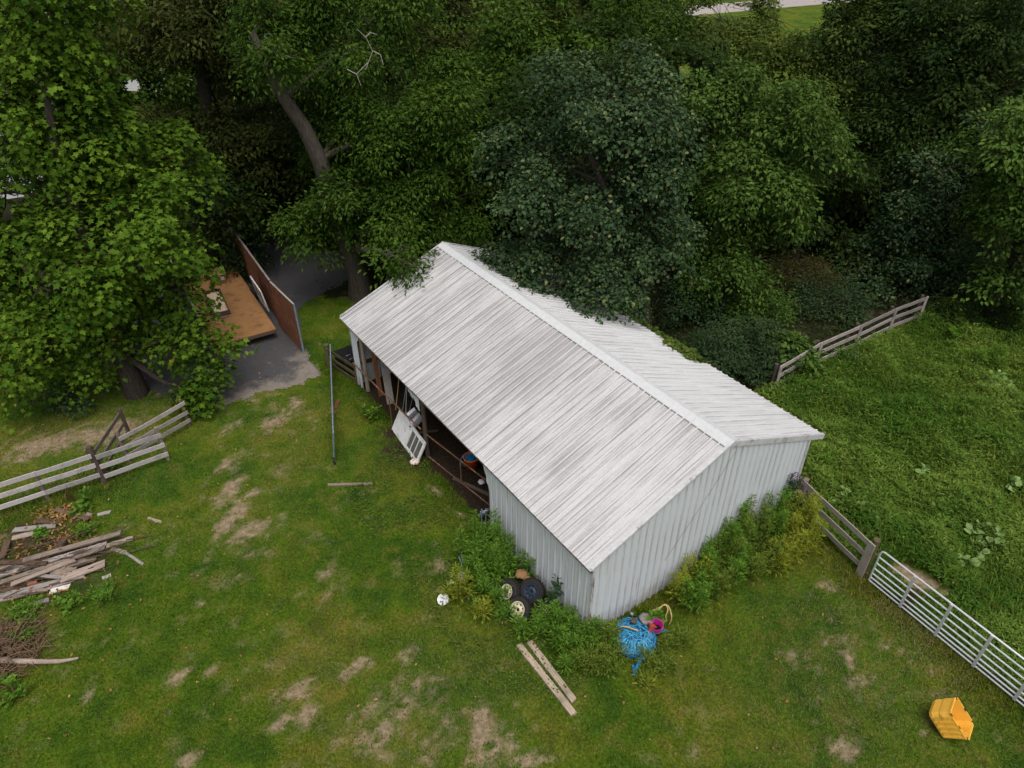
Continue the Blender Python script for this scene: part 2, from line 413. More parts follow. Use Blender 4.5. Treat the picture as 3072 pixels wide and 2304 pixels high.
M['pinkboard'] = simple('pale_pink_board', (.72, .52, .38), .12, 5, .8)
M['brass'] = simple('brass', (.35, .22, .06), .2, 10, .4, .8)
M['green'] = simple('green_plastic', (.01, .22, .05), .2, 8, .4)
M['rag'] = simple('grey_rag', (.22, .20, .19), .35, 14, .95)
M['whitehouse'] = simple('white_siding', (.74, .74, .75), .06, 5, .6)
M['shingle'] = simple('grey_shingle', (.16, .155, .15), .3, 18, .9)
M['purple'] = leaf_mat('purple_flower', (.07, .012, .085), (.18, .035, .20), trans=.2)
M['whiteflower'] = leaf_mat('white_flower', (.55, .55, .35), (.75, .75, .55), trans=.2)
M['goldflower'] = leaf_mat('gold_flower', (.30, .24, .03), (.42, .36, .06), trans=.2)

# tree foliage, one material for each kind
F = {
    'tulip': leaf_mat('tulip_leaf', (.028, .076, .006), (.135, .225, .020), (.52, .36, .03), .9988, .22),
    'locust': leaf_mat('ash_leaf', (.016, .044, .005), (.078, .140, .017), trans=.18),
    'pear': leaf_mat('pear_leaf', (.015, .040, .016), (.068, .118, .044), (.12, .14, .045), .93, .14, .5, .12),
    'maple': leaf_mat('maple_leaf', (.020, .052, .007), (.098, .168, .030), trans=.18),
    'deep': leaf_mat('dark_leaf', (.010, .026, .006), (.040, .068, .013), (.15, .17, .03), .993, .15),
    'light': leaf_mat('light_green_leaf', (.055, .090, .016), (.13, .175, .035), trans=.35),  # plain yellowish green leaf colour
    'olive': leaf_mat('olive_leaf', (.022, .032, .007), (.070, .082, .018), trans=.18),
    'shrub': leaf_mat('shrub_leaf', (.022, .048, .018), (.060, .098, .038), trans=.25),
    'brown': leaf_mat('brown_twig_leaf', (.042, .040, .014), (.095, .085, .030), trans=.2),
    'vine': leaf_mat('vine_leaf', (.050, .095, .016), (.14, .19, .04), trans=.35),
    'meadow': leaf_mat('meadow_leaf', (.045, .115, .012), (.185, .275, .045), (.20, .20, .06), .985, .28),
    'lawnweed': leaf_mat('lawn_weed_leaf', (.030, .085, .012), (.115, .190, .028), trans=.25),
    'weed': leaf_mat('weed_leaf', (.050, .135, .014), (.160, .290, .035), trans=.3),
    'weedlite': leaf_mat('pale_weed_leaf', (.15, .20, .014), (.34, .36, .045), trans=.35),
    'weeddark': leaf_mat('dark_weed_leaf', (.026, .065, .026), (.07, .125, .05), trans=.2),
    'weedold': leaf_mat('olive_weed_leaf', (.070, .125, .016), (.19, .245, .036), trans=.3),
    'broad': leaf_mat('broad_weed_leaf', (.17, .28, .075), (.28, .40, .14), trans=.3, rough=.6),
    'dock': leaf_mat('dock_seed', (.035, .014, .010), (.075, .030, .020), trans=.1),
    'dry': leaf_mat('fallen_leaf', (.20, .095, .035), (.42, .24, .10), trans=.1),
}

# ------------------------------------------------------------------ site plan
BA = R(124.726); BO = Vector((1.79, 10.435, 0)); BU = Vector((math.cos(BA), math.sin(BA), 0)); BV = Vector((math.sin(BA), -math.cos(BA), 0))
def BP(u, v, z=0.0): return BO + BU * u + BV * v + Vector((0, 0, z))
BL, BW = 13.44, 8.19
ZE, ZR, ZB, VR = 2.57, 4.20, 2.48, 4.13      # eave, ridge, back eave heights; ridge line
UW, VW = 12.80, 7.50                          # wall lines
def roof_z(v): return ZE + (ZR - ZE) * v / VR if v <= VR else ZR + (ZB - ZR) * (v - VR) / (BW - VR)

def inpoly(x, y, poly):
    r_ = np.zeros(np.shape(x), bool); n = len(poly)
    for i in range(n):
        x1, y1 = poly[i]; x2, y2 = poly[(i + 1) % n]
        c_ = ((y1 > y) != (y2 > y)) & (x < (x2 - x1) * (y - y1) / (y2 - y1 + 1e-12) + x1)
        r_ ^= c_
    return r_
def P2(lst): return [tuple(G(*p)[:2]) for p in lst]
DRIVE = P2([(455, 888), (560, 852), (640, 832), (694, 812), (668, 780), (652, 745), (640, 668), (700, 628), (775, 598), (800, 560), (700, 535), (540, 500), (470, 560), (250, 690), (150, 760), (255, 812), (340, 850)])
BARN_FOOT = [tuple(BP(u, v)[:2]) for u, v in ((0, 0), (UW, 0), (UW, VW), (0, VW))]
MEADOW = [tuple(BP(0.0, 7.6)[:2]), (8.95, 12.75), (9.25, 12.25), (11.3, 8.75), (14, 4.4), (46, 10), (46, 40), (26, 31), (17.2, 25.6), (9.3, 20.4), tuple(BP(5.2, 7.6)[:2])]
BARE = [  # survey position, radii along/across (m), turn, strength
    (497, 1060, .6, .28, 70, 1.1), (510, 1110, .9, .30, 75, 1.15), (535, 1150, .6, .3, 40, 1.0), (480, 1010, .5, .25, 70, .8), (590, 1120, .35, .15, 20, .7), (600, 905, .75, .5, 60, .85), (490, 930, .6, .3, 70, .8), (645, 870, .7, .5, 0, .7),
    (550, 860, 1.4, .25, 20, .55), (610, 1010, .7, .35, 70, .45), (455, 1210, .3, .15, 0, .5), (430, 1303, .18, .12, 0, .8), (393, 1455, .33, .14, 40, 1.1), (455, 1447, .3, .15, 60, .8), (190, 1503, .2, .14, 60, 1),
    (350, 1540, .3, .12, 0, .5), (405, 1645, .3, .2, 50, .9), (640, 1490, .55, .25, 20, .85), (610, 1560, .5, .18, 35, .9), (660, 1540, .5, .3, 20, .85), (765, 1445, .45, .18, 50, .85), (800, 1440, .2, .1, 50, .8),
    (870, 1415, .35, .2, 40, .7), (880, 1470, .5, .25, 20, .6), (790, 1585, .6, .3, 20, .7), (815, 1625, .5, .25, 0, .75), (960, 1555, .3, .2, 60, .7), (930, 1595, .35, .2, 60, .9), (1040, 1580, .65, .32, 75, 1.05), (1075, 1630, .7, .3, 10, .9), (1150, 1640, .5, .2, 0, .7), (1115, 1520, .1, .06, 0, .8),
    (700, 1240, .35, .2, 60, .45), (945, 1225, .35, .22, 30, .8), (940, 1275, .2, .12, 30, .8), (950, 1065, .7, .12, -40, .7), (985, 1105, .3, .1, -40, .7), (800, 1120, .4, .2, 0, .35), (910, 1170, .3, .15, 0, .4),
    (1830, 1415, .5, .3, 70, .6), (1800, 1395, .3, .15, 0, .55), (1880, 1420, .7, .3, 40, .5), (1700, 1410, .4, .2, 0, .45), (1755, 1445, .5, .15, -20, .5), (1860, 1470, .6, .3, 50, .55), (1940, 1400, .5, .2, -30, .5), (1830, 1620, .4, .3, 20, .8), (1990, 1583, .12, .1, 0, .8), (1420, 1640, .3, .15, 0, .5), (1500, 1600, .4, .2, 0, .4),
    (1965, 1245, .75, .38, -38, 1.15), (2010, 1270, .6, .25, -38, .9), (2080, 1330, .6, .2, -38, .4), (1790, 1265, .4, .3, 0, .6), (1690, 1215, .3, .3, 0, .6),
    (230, 935, 1.4, .7, 20, .92), (110, 955, 1.4, .7, 10, .88), (40, 985, 1.0, .4, 10, .6), (330, 900, .8, .5, 0, .55), (330, 850, .8, .35, 0, .5), (60, 1165, 1.0, .6, 0, .6), (120, 1230, 1.2, .6, 10, .7), (30, 1240, 1.2, .8, 0, .7),
    (1750, 560, 1.6, .8, 30, .4),
    (520, 1000, 2.0, .8, 75, .36), (600, 930, 1.4, .8, 45, .42), (560, 1180, 1.6, .8, 60, .34), (640, 1350, 1.5, .7, 60, .30), (850, 1550, 2.3, .9, 15, .50), (1000, 1600, 1.6, .8, 0, .52), (1830, 1420, 1.6, .9, 60, .36), (1950, 1420, 1.0, .5, -30, .34)]
def bare_field(x, y):
    b = np.zeros_like(x)
    for px, py, ra, rb, tn, s in BARE:
        c = G(px, py); t = R(tn); dx = x - c.x; dy = y - c.y
        a = (dx * math.cos(t) + dy * math.sin(t)) / ra; q = (-dx * math.sin(t) + dy * math.cos(t)) / rb
        b = np.maximum(b, s * np.exp(-.75 * (a * a + q * q)))
    nz = fbm(x * 2.9, y * 2.9, 3, 5); n2 = fbm(x * .5, y * .5, 9, 4); n3 = fbm(x * 7, y * 7, 21, 3)
    v = b * 1.25 + (nz - .5) * 1.1 + (n3 - .5) * .85
    n4 = fbm(x * 16, y * 16, 33, 2)
    v2 = np.clip((v + (n4 - .5) * .8 - .48) / .52, 0, 1) * .92
    scat = np.clip((nz - .62) / .12, 0, 1) * np.clip((n2 - .48) / .12, 0, 1) * .28
    return np.maximum(v2 * (b > .04), scat)
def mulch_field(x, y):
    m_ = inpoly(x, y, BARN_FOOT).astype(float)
    for px, py, r_ in ((868, 965, 1.0), (850, 935, .6), (900, 985, .8), (960, 1000, .8), (1005, 1060, .6)):
        c = G(px, py); d = np.hypot(x - c.x, y - c.y) / r_
        m_ = np.maximum(m_, np.clip(1.25 - d + (fbm(x * 3, y * 3, 5) - .5) * 1.2, 0, 1))
    for px, py, r_ in ((60, 1180, 1.5), (130, 1250, 1.2), (15, 1430, .8)):
        c = G(px, py); d = np.hypot(x - c.x, y - c.y) / r_
        m_ = np.maximum(m_, .8 * np.clip(1.2 - d + (fbm(x * 3, y * 3, 5) - .5) * 1.4, 0, 1))
    return m_
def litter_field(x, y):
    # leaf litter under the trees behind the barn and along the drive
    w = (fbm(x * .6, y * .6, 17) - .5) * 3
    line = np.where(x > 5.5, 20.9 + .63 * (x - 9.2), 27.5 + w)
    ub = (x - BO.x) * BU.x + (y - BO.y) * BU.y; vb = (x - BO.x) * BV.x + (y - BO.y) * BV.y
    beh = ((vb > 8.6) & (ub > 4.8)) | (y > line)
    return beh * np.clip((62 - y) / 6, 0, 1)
def axis_grid(lo, hi, step, far):
    a = list(np.arange(lo, hi + 1e-6, step)); out_ = []
    v = lo; s = step * 2; left = []
    while v > -far: v -= s; s *= 1.55; left.append(v)
    v = hi; s = step * 2; right = []
    while v < far: v += s; s *= 1.55; right.append(v)
    return np.array(left[::-1] + a + right)
gx = axis_grid(-18, 20, .13, 900); gy = axis_grid(5.5, 33, .13, 900)
X, Y_ = np.meshgrid(gx, gy); nx, ny = len(gx), len(gy)
V = np.stack([X, Y_, np.zeros_like(X)], -1).reshape(-1, 3)
i, j = np.meshgrid(np.arange(nx - 1), np.arange(ny - 1)); b0 = (j * nx + i).ravel()
loops = np.stack([b0, b0 + 1, b0 + nx + 1, b0 + nx], -1).ravel()
me = bpy.data.meshes.new('ground'); me.vertices.add(len(V)); me.vertices.foreach_set('co', V.astype(np.float32).ravel())
me.loops.add(len(loops)); me.loops.foreach_set('vertex_index', loops.astype(np.int32))
me.polygons.add(len(b0)); me.polygons.foreach_set('loop_start', (np.arange(len(b0)) * 4).astype(np.int32))
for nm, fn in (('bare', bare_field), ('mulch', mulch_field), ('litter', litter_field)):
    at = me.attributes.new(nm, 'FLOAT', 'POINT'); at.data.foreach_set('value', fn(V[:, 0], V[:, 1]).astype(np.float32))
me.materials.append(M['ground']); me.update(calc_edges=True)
tag(link('ground', me), 'mown lawn with worn bare patches around the barn', kind='structure')

# driveway sheet, 6 mm above the soil
cs = [Vector((x, y)) for x, y in DRIVE]
xs = np.arange(-22, -4, .11); ys = np.arange(17, 42, .11)
GX, GY = np.meshgrid(xs, ys); ins = inpoly(GX + (fbm(GX * 2, GY * 2, 2) - .5) * .5, GY + (fbm(GX * 2, GY * 2, 8) - .5) * .5, DRIVE)
mb = MB(); idx = {}
for a in range(len(ys) - 1):
    for b in range(len(xs) - 1):
        if ins[a, b]:
            q = []
            for da, db in ((0, 0), (0, 1), (1, 1), (1, 0)):
                kk = (a + da, b + db)
                if kk not in idx: idx[kk] = len(mb.v); mb.v.append((xs[b + db], ys[a + da], .006))
                q.append(idx[kk])
            mb.f.append(tuple(q)); mb.smooth.append(False)
drv = mb.build('driveway', M['asphalt'])
pv = np.array(mb.v)
def segd(px, py, a, b):
    ax, ay = a; bx, by = b; dx, dy = bx - ax, by - ay
    t = np.clip(((px - ax) * dx + (py - ay) * dy) / (dx * dx + dy * dy), 0, 1)
    return np.hypot(px - ax - t * dx, py - ay - t * dy)
dist = np.min([segd(pv[:, 0], pv[:, 1], DRIVE[q], DRIVE[q + 1]) for q in range(0, 4)], axis=0)
worn = np.clip(.95 - dist / 1.25, 0, 1) * (dist < 9)
at = drv.data.attributes.new('worn', 'FLOAT', 'POINT'); at.data.foreach_set('value', worn.astype(np.float32))
tag(drv, 'cracked dark asphalt driveway with a worn pale edge', kind='structure')

# far country road and its verge
mb = MB(); mb.beam((20, 103, .004), (75, 128, .004), 6.5, .012); tag(mb.build('road', M['road']), 'pale country road beyond the trees', kind='structure')

# ================================================================== BARN
barn = empty('pole_barn', BO, 'white metal pole barn with an open front bay and streaked ribbed roof', 'barn', rz=BA)
# barn frame: x = u along the eave, y = -v, so v grows towards -y of the rotated frame
def bl(u, v, z): return (u, -v, z)
RIB = .2286
def rib_profile(x0, x1):
    pts = []; k = 0
    x = math.floor(x0 / RIB) * RIB
    while x < x1 + RIB:
        for dx, h in ((-.030, 0), (-.013, .030), (.013, .030), (.030, 0), (.082, 0), (.094, .005), (.106, 0), (.124, 0), (.136, .005), (.148, 0)):
            if x0 - 1e-6 <= x + dx <= x1 + 1e-6: pts.append((x + dx, h))
        x += RIB
    pts.sort()
    if pts[0][0] > x0 + 1e-4: pts.insert(0, (x0, 0))
    if pts[-1][0] < x1 - 1e-4: pts.append((x1, 0))
    return pts
def slope_panel(u0, u1, v0, v1, lift, mat, name='roof_panel', jag=0.0):
    pr = rib_profile(u0, u1); mb = MB(); nseg = 3; vs = []
    z0, z1 = roof_z(v0), roof_z(v1)
    if v0 == VR: z0 = ZR
    L_ = math.hypot(v1 - v0, z1 - z0); nv = (-(z1 - z0) / L_, (v1 - v0) / L_)
    if v1 < v0: nv = (-nv[0], -nv[1])
    bow = [rnd.uniform(-.004, .004) for _ in range(nseg + 1)]
    for s_ in range(nseg + 1):
        t = s_ / nseg
        for u, h in pr:
            hh = h + lift + bow[s_]; vs.append(bl(u, v0 + (v1 - v0) * t + nv[0] * hh, z0 + (z1 - z0) * t + nv[1] * hh))
    n = len(pr)
    fs = [(s_ * n + k, s_ * n + k + 1, (s_ + 1) * n + k + 1, (s_ + 1) * n + k) for s_ in range(nseg) for k in range(n - 1)]
    mb.add(vs, fs); return mb.build(name, mat, barn)
PW = RIB * 4
u = 0.0; k = 0
while u < BL - .05:
    u1 = min(u + PW, BL)
    slope_panel(u, u1 + (.03 if u1 < BL else 0), -.10 + rnd.uniform(-.006, .006), VR - .03, .004 if k % 2 else 0, M['roof_metal'])
    slope_panel(u, u1 + (.03 if u1 < BL else 0), VR + .03, BW + rnd.uniform(-.012, .03), .004 if k % 2 else 0, M['roof_pale'])
    u = u1; k += 1
# ridge cap in lapped lengths
u = -.02; k = 0
while u < BL - .3:
    u1 = min(u + 3.05, BL + .03); mb = MB(); lf = .030 + (.004 if k % 2 else 0)
    sA = (ZR - ZE) / VR; sB = (ZR - ZB) / (BW - VR)
    prof = [(VR - .235, ZR - .235 * sA + lf - .012), (VR - .225, ZR - .225 * sA + lf), (VR - .03, ZR - .03 * sA + lf + .004), (VR, ZR + lf + .012), (VR + .03, ZR - .03 * sB + lf + .004), (VR + .225, ZR - .225 * sB + lf), (VR + .235, ZR - .235 * sB + lf - .012)]
    vs = [bl(uu, v, z) for uu in (u, u1) for v, z in prof]; n = len(prof)
    mb.add(vs, [(q, q + 1, n + q + 1, n + q) for q in range(n - 1)]); mb.build('ridge_cap', M['ridgemetal'], barn); u = u1 - .04; k += 1
# lead-grey screw line under the ridge cap: closure strip
mb = MB()
mb.beam(bl(0, VR - .243, ZR - .243 * sA + .012), bl(BL, VR - .243, ZR - .243 * sA + .012), .012, .02); mb.build('closure_strip', M['rag'], barn)
# rake trims at both gables
for nm, u_, a, b in (('rake_trim', -.012, (-.06, roof_z(0) - .02), (VR, ZR)), ('rake_trim', -.02, (VR, ZR), (BW, ZB)), ('rake_trim', BL + .012, (-.06, roof_z(0) - .02), (VR, ZR)), ('rake_trim', BL + .012, (VR, ZR), (BW, ZB))):
    hgt = .15 if a[0] == VR else .07
    mb = MB(); mb.beam(bl(u_, a[0], a[1] + .028 - hgt / 2), bl(u_, b[0], b[1] + .028 - hgt / 2), .02, hgt)
    mb.beam(bl(u_ + (.03 if u_ < 1 else -.03), a[0], a[1] + .036), bl(u_ + (.03 if u_ < 1 else -.03), b[0], b[1] + .036), .075, .012); mb.build(nm, M['trim'], barn)
mb = MB(); mb.beam(bl(0, BW + .01, ZB - .06), bl(BL, BW + .01, ZB - .06), .03, .12); mb.build('eave_board', M['pilebrown'], barn)
mb = MB(); mb.beam(bl(0, -.055, ZE - .10), bl(BL, -.055, ZE - .10), .03, .1); mb.build('eave_board', M['post'], barn)

# wall sheets, each with its own ribs
def wall_panel(a0, a1, place, ztop, zbot=.03, mat=M['wall_metal'], lift=0, jag=None):
    pr = rib_profile(a0, a1); mb = MB(); vs = []
    for s_ in (0, .5, 1):
        for a, h in pr:
            zb = zbot + (jag(a) if jag else 0); zt = ztop(a); vs.append(place(a, h * 1.2 + lift, zb + (zt - zb) * s_))
    n = len(pr)
    mb.add(vs, [(s_ * n + q, s_ * n + q + 1, (s_ + 1) * n + q + 1, (s_ + 1) * n + q) for s_ in range(2) for q in range(n - 1)])
    return mb.build('wall_panel', mat, barn)
def wall_run(a0, a1, place, ztop, seam=True, zbot=.03, mat=M['wall_metal']):
    a = a0; k = 0
    while a < a1 - .02:
        b = min(a + PW, a1); wall_panel(a, b, place, ztop, zbot, mat, lift=.004 * (k % 2))
        if seam and k > 0:
            mb = MB(); p = [place(a - .036 + d, .026, z) for z in (zbot + .02, ztop(a) - .05) for d in (0,)]
            q = [place(a - .036 + d, .012, z) for z in (zbot + .02, ztop(a) - .05) for d in (0,)]
            mb.beam(p[0], p[1], .004, .005); mb.build('rust_streak', M['seam'], barn)
        a = b; k += 1
wall_run(0.02, 4.25, lambda a, h, z: bl(a, .02 - h, z), lambda a: ZE - .04)                       # front, closed bay
wall_run(12.45, UW, lambda a, h, z: bl(a, .02 - h, z), lambda a: ZE - .04, False)                  # front, end return
wall_run(0.02, VW, lambda a, h, z: bl(.02 - h, a, z), lambda a: roof_z(a) - .035, mat=M['gable_metal'])                  # near gable
wall_run(0.02, VW, lambda a, h, z: bl(UW + h, a, z), lambda a: roof_z(a) - .035, False)            # far gable
wall_run(0.02, UW, lambda a, h, z: bl(a, VW + h, z), lambda a: roof_z(VW) - .04, False)            # back
# ragged sheet left hanging over the post in the open bay, and at the bay's edge
def rag_sheet(u0, u1, drop):
    pr = rib_profile(u0, u1); mb = MB(); n = len(pr)
    vs = [bl(a, .02 - h * .8, ZE - .04) for a, h in pr] + [bl(a, .02 - h * .8, ZE - .04 - drop((a - u0) / (u1 - u0))) for a, h in pr]
    mb.add(vs, [(q, q + 1, n + q + 1, n + q) for q in range(n - 1)]); mb.build('torn_wall_sheet', M['wall_metal'], barn)
rag_sheet(8.05, 9.2, lambda t: .10 + .62 * (1 - t) ** 1.3 + .05 * math.sin(t * 17))
rag_sheet(4.25, 4.75, lambda t: .12 + .9 * (1 - t) ** 2 + .04 * math.sin(t * 19))
rag_sheet(11.9, 12.45, lambda t: .12 + .45 * t ** 2 + .03 * math.sin(t * 19))
# corner trims
for (u_, v_, zt, mt) in ((-.005, -.005, ZE - .05, 'cornermetal'), (UW + .02, -.005, ZE - .05, 'trim'), (-.005, VW + .02, roof_z(VW) - .05, 'trim')):
    mb = MB(); mb.box(bl(u_, v_, zt / 2 + .01), (.055, .055, zt)); mb.build('corner_trim', M[mt], barn)
# a fallen wire on the gable, stapled at an angle
mb = MB(); pts = []
for q in range(30):
    t = q / 29; v = 4.25 - 1.9 * t; z = roof_z(4.3) - .25 - 2.6 * t
    pts.append(bl(-.022 - .004 * math.sin(q * 1.3), v + .05 * math.sin(t * 3.1), z))
mb.tube(pts, .0035, 4); mb.build('wire', M['seam'], barn)
# frame: posts, header, rafters, girts
for u_, v_, rad, mt in ((8.0, .12, .075, 'postdark'), (4.35, .14, .07, 'postdark'), (12.30, .12, .075, 'post')):
    mb = MB(); mb.tube([bl(u_, v_, -.3), bl(u_ + .01, v_, 1.2), bl(u_, v_, ZE - .08)], [rad * 1.05, rad, rad * .95], 10); mb.build('post', M[mt], barn)
for u_ in (4.2, 8.0, 12.5):
    for v_ in (3.8, 7.3):
        mb = MB(); mb.box(bl(u_, v_, roof_z(v_) / 2 - .1), (.13, .13, roof_z(v_) - .2)); mb.build('post', M['postdark'], barn)
mb = MB(); mb.beam(bl(.1, .10, ZE - .20), bl(UW - .05, .10, ZE - .20), .05, .20); mb.build('header_beam', M['postdark'], barn)
for q in range(8):
    u_ = .3 + q * 1.78
    for a, b in (((.05), VR), (VR, VW)):
        mb = MB(); mb.beam(bl(u_, a, roof_z(a) - .14), bl(u_, b, roof_z(b) - .14), .05, .16); mb.build('rafter', M['postdark'], barn)
for z_ in (.9, 1.9):
    mb = MB(); mb.beam(bl(UW - .04, .2, z_), bl(UW - .04, 7.3, z_), .04, .14); mb.build('girt', M['postdark'], barn)
    mb = MB(); mb.beam(bl(.2, VW - .05, z_), bl(UW - .2, VW - .05, z_), .04, .14); mb.build('girt', M['postdark'], barn)
mb = MB(); mb.beam(bl(12.15, 1.6, 1.55), bl(12.15, 4.8, 1.55), 1.0, .04); mb.build('shelf', M['post'], barn)

def B3(u, v, z=0.0): return BP(u, v, z)
# pipe rail across the left half of the bay, cross gate in the right half
t = empty('pipe_rail', B3(12.7, -.08), 'rusty pipe rail across the left half of the open bay', 'rail')
mb = MB(); a, b = B3(12.78, -.10, 1.0), B3(8.08, .0, 1.12); mb.tube([a - t.location, (a + b) / 2 - t.location - Vector((0, 0, .03)), b - t.location], .028, 8); mb.build('rail', M['rustpipe'], t)
for p in (B3(12.78, -.10), B3(10.1, -.06)):
    mb = MB(); mb.tube([p - t.location - Vector((0, 0, .2)), p - t.location + Vector((0, 0, 1.03))], .02, 6); mb.build('rail_post', M['rustpipe'], t)
gt = empty('pipe_gate', N(1275, 1300, .95).xy.to_3d(), 'rusty pipe gate swung into the barn behind the orange tub', 'gate')
A = N(1275, 1300, .95); Bq = N(1464, 1445, .95); dv = (Bq - A).normalized(); Bq = A + dv * 3.4
for z_ in (.95, .05):
    mb = MB(); mb.tube([Vector((A.x, A.y, z_)) - gt.location, Vector((Bq.x, Bq.y, z_)) - gt.location], .024, 8); mb.build('rail', M['rustpipe'], gt)
for p in (A, Bq, (A + Bq) / 2):
    mb = MB(); mb.tube([Vector((p.x, p.y, .02)) - gt.location, Vector((p.x, p.y, .97)) - gt.location], .024, 8); mb.build('stile', M['rustpipe'], gt)

# ================================================================== BARN CLUTTER
def thing_mesh(name, mb, mat, label, cat, group=None, loc=None):
    if loc is not None:
        loc = Vector(loc); mb.v = [tuple(Vector(p) - loc) for p in mb.v]
    o = mb.build(name, mat)
    if loc is not None: o.location = loc
    return tag(o, label, cat, group)
# planks and long-handled tools leaning against the end post and far gable
def leaning(name, foot, top, w, h, mat, label, cat, group=None, rnd_=False):
    mb = MB()
    if rnd_: mb.tube([foot, (Vector(foot) + Vector(top)) / 2 + Vector((.01, .01, 0)), top], w, 7)
    else: mb.beam(foot, top, w, h, up=BU)
    return thing_mesh(name, mb, mat, label, cat, group, foot)
leaning('plank', B3(11.15, .42, 0), B3(12.1, .75, 2.25), .26, .045, M['oldwood'], 'wide grey plank leaning inside the barn beside the end post', 'plank')
leaning('plank', B3(11.75, .35, 0), B3(12.25, .45, 2.1), .16, .04, M['brownply'], 'red-brown plank leaning in the barn just left of the grey plank', 'plank')
tl = 'long tool handles leaning in the barn'
for q, (u_, v_, u2, v2, z2, r_, mt, lb) in enumerate(((10.1, .45, 10.75, 1.0, 1.75, .017, 'oldwood', 'pale wooden tool handle leaning upright beside the scoop shovels'), (10.6, .6, 11.3, 1.4, 1.6, .014, 'galvdull', 'grey metal pole leaning behind the wooden tool handle'),
        (10.35, .7, 10.5, 1.5, 1.9, .014, 'galvdull', 'thin dull steel rod leaning deepest in the tool corner'), (10.75, .40, 11.0, .8, 1.2, .014, 'tan', 'short tan stick leaning nearest the grey plank'), (9.75, .7, 9.9, 1.5, 1.8, .013, 'rustpipe', 'thin rusty rod leaning right of the other tools'))):
    leaning('tool_handle', B3(u_, v_, 0), B3(u2, v2, z2), r_, 0, M[mt], lb, 'tool handle', tl, True)
def scoop(foot, head_up, yaw, label):
    t = empty('scoop_shovel', foot, label, 'shovel', 'scoop shovels in the barn', rz=yaw)
    mb = MB(); vs = []; n = 9
    for s_ in range(4):
        for q in range(n):
            x = (q / (n - 1) - .5) * .36; e = abs(q / (n - 1) - .5) * 2
            vs.append((x, .04 + .17 * s_ * .95, .06 + .14 * s_ * .5 + .07 * e ** 3 + .010 * (q % 2)))
    mb.add(vs, [(s_ * n + q, s_ * n + q + 1, (s_ + 1) * n + q + 1, (s_ + 1) * n + q) for s_ in range(3) for q in range(n - 1)]); mb.build('blade', M['silver'], t)
    mb = MB(); mb.tube([(0, .5, .27), (0, .72, .62), (0, .95, 1.2)], .016, 7); mb.tube([(-.07, .95, 1.2), (.07, .95, 1.2)], .014, 6); mb.build('handle', M['oldwood'], t)
scoop(B3(9.92, .28), 1, BA + R(180), 'silver scoop shovel with ridged blade, left of the pair by the pipe rail')
scoop(B3(9.48, .30), 1, BA + R(190), 'silver scoop shovel with ridged blade, right of the pair in the open bay')
# odds and ends on the barn floor
def blob(rad, n=14, squash=.5, seed=0, flat=False):
    mb = MB(); rr = random.Random(seed); prof = []
    m_ = 7; vs = []
    for a in range(m_):
        th = math.pi * a / (m_ - 1) * (.5 if flat else 1)
        for b in range(n):
            ph = 2 * math.pi * b / n; r_ = rad * (1 + rr.uniform(-.18, .18))
            vs.append((r_ * math.sin(th) * math.cos(ph), r_ * math.sin(th) * math.sin(ph), r_ * math.cos(th) * squash + (0 if flat else rad * squash)))
    mb.add(vs, [(a * n + b, (a + 1) * n + b, (a + 1) * n + (b + 1) % n, a * n + (b + 1) % n) for a in range(m_ - 1) for b in range(n)], True); return mb
def put(mb, name, loc, mat, label, cat, group=None, rz=0):
    o = mb.build(name, mat); o.location = loc; o.rotation_euler = (0, 0, rz); return tag(o, label, cat, group)
put(blob(.22, seed=4), 'feed_bag', B3(6.9, .9), M['black'], 'black plastic sack slumped in the shade behind the middle post', 'bag')
put(blob(.11, seed=5), 'plastic_bag', B3(6.0, .85), M['whiteplastic'], 'crumpled white plastic bag on the dark barn floor', 'bag')
put(blob(.13, seed=8), 'jug', B3(5.25, .85), M['green'], 'green plastic jug at the back of the orange tub', 'jug')
mb = MB(); mb.beam((-.8, 0, .03), (.8, 0, .05), .10, .04); put(mb, 'board', B3(5.9, .55), M['postdark'], 'dark board lying across the barn floor beside the pipe gate', 'board', rz=BA + .4)
mb = MB(); mb.beam((-.5, 0, .10), (.5, 0, .14), .07, .05); put(mb, 'pallet_slat', B3(9.0, .5), M['postdark'], 'dark broken slat on the barn floor left of the middle post', 'board', rz=BA + 1.2)
put(blob(.3, seed=21, squash=.6), 'tarp_bundle', B3(11.0, 1.3), M['black'], 'dark bundled tarp on the floor behind the leaning tools', 'tarp')
put(blob(.10, seed=22), 'cap', B3(12.1, 1.7, 1.57), M['redorange'], 'small red bundle on the high shelf inside the far gable', 'bundle')

# orange tub full of blue twine
ob = N(1420, 1370, .40); ob.z = 0
ob = ob + Vector((-.06, -.10, 0)); t = empty('feed_tub', ob, 'round orange tub heaped with blue twine just inside the barn', 'tub')
mb = MB(); mb.lathe([(0, .012), (.165, .012), (.175, .0), (.205, .42), (.225, .43), (.225, .455), (.205, .46), (.195, .445), (.165, .03), (0, .03)], 24); mb.build('tub_wall', M['orange'], t); t.scale = (1.12, 1.12, 1.08)
def strands(n, rad, z0, zs, seed, thick=.006, wander=.5, sides=4, dome=0.0, seg=9):
    rr = random.Random(seed); mb = MB()
    for q in range(n):
        a = rr.uniform(0, 6.28); r_ = rad * math.sqrt(rr.random()); p = Vector((r_ * math.cos(a), r_ * math.sin(a), 0)); h = rr.uniform(0, 6.28); pts = []
        for s_ in range(seg):
            rr_ = min(1, p.length / rad); pts.append((p.x, p.y, z0 + zs * rr.random() * .5 + dome * (1 - rr_ ** 2)))
            h += rr.uniform(-wander, wander); st = rad * .22
            p = p + Vector((math.cos(h), math.sin(h), 0)) * st
            if p.length > rad * 1.02: p *= rad / p.length; h += 1.6
        mb.tube(pts, thick, sides, False)
    return mb
tw = empty('twine_heap', ob + Vector((0, 0, .39)), 'blue baling twine heaped inside the orange tub', 'twine')
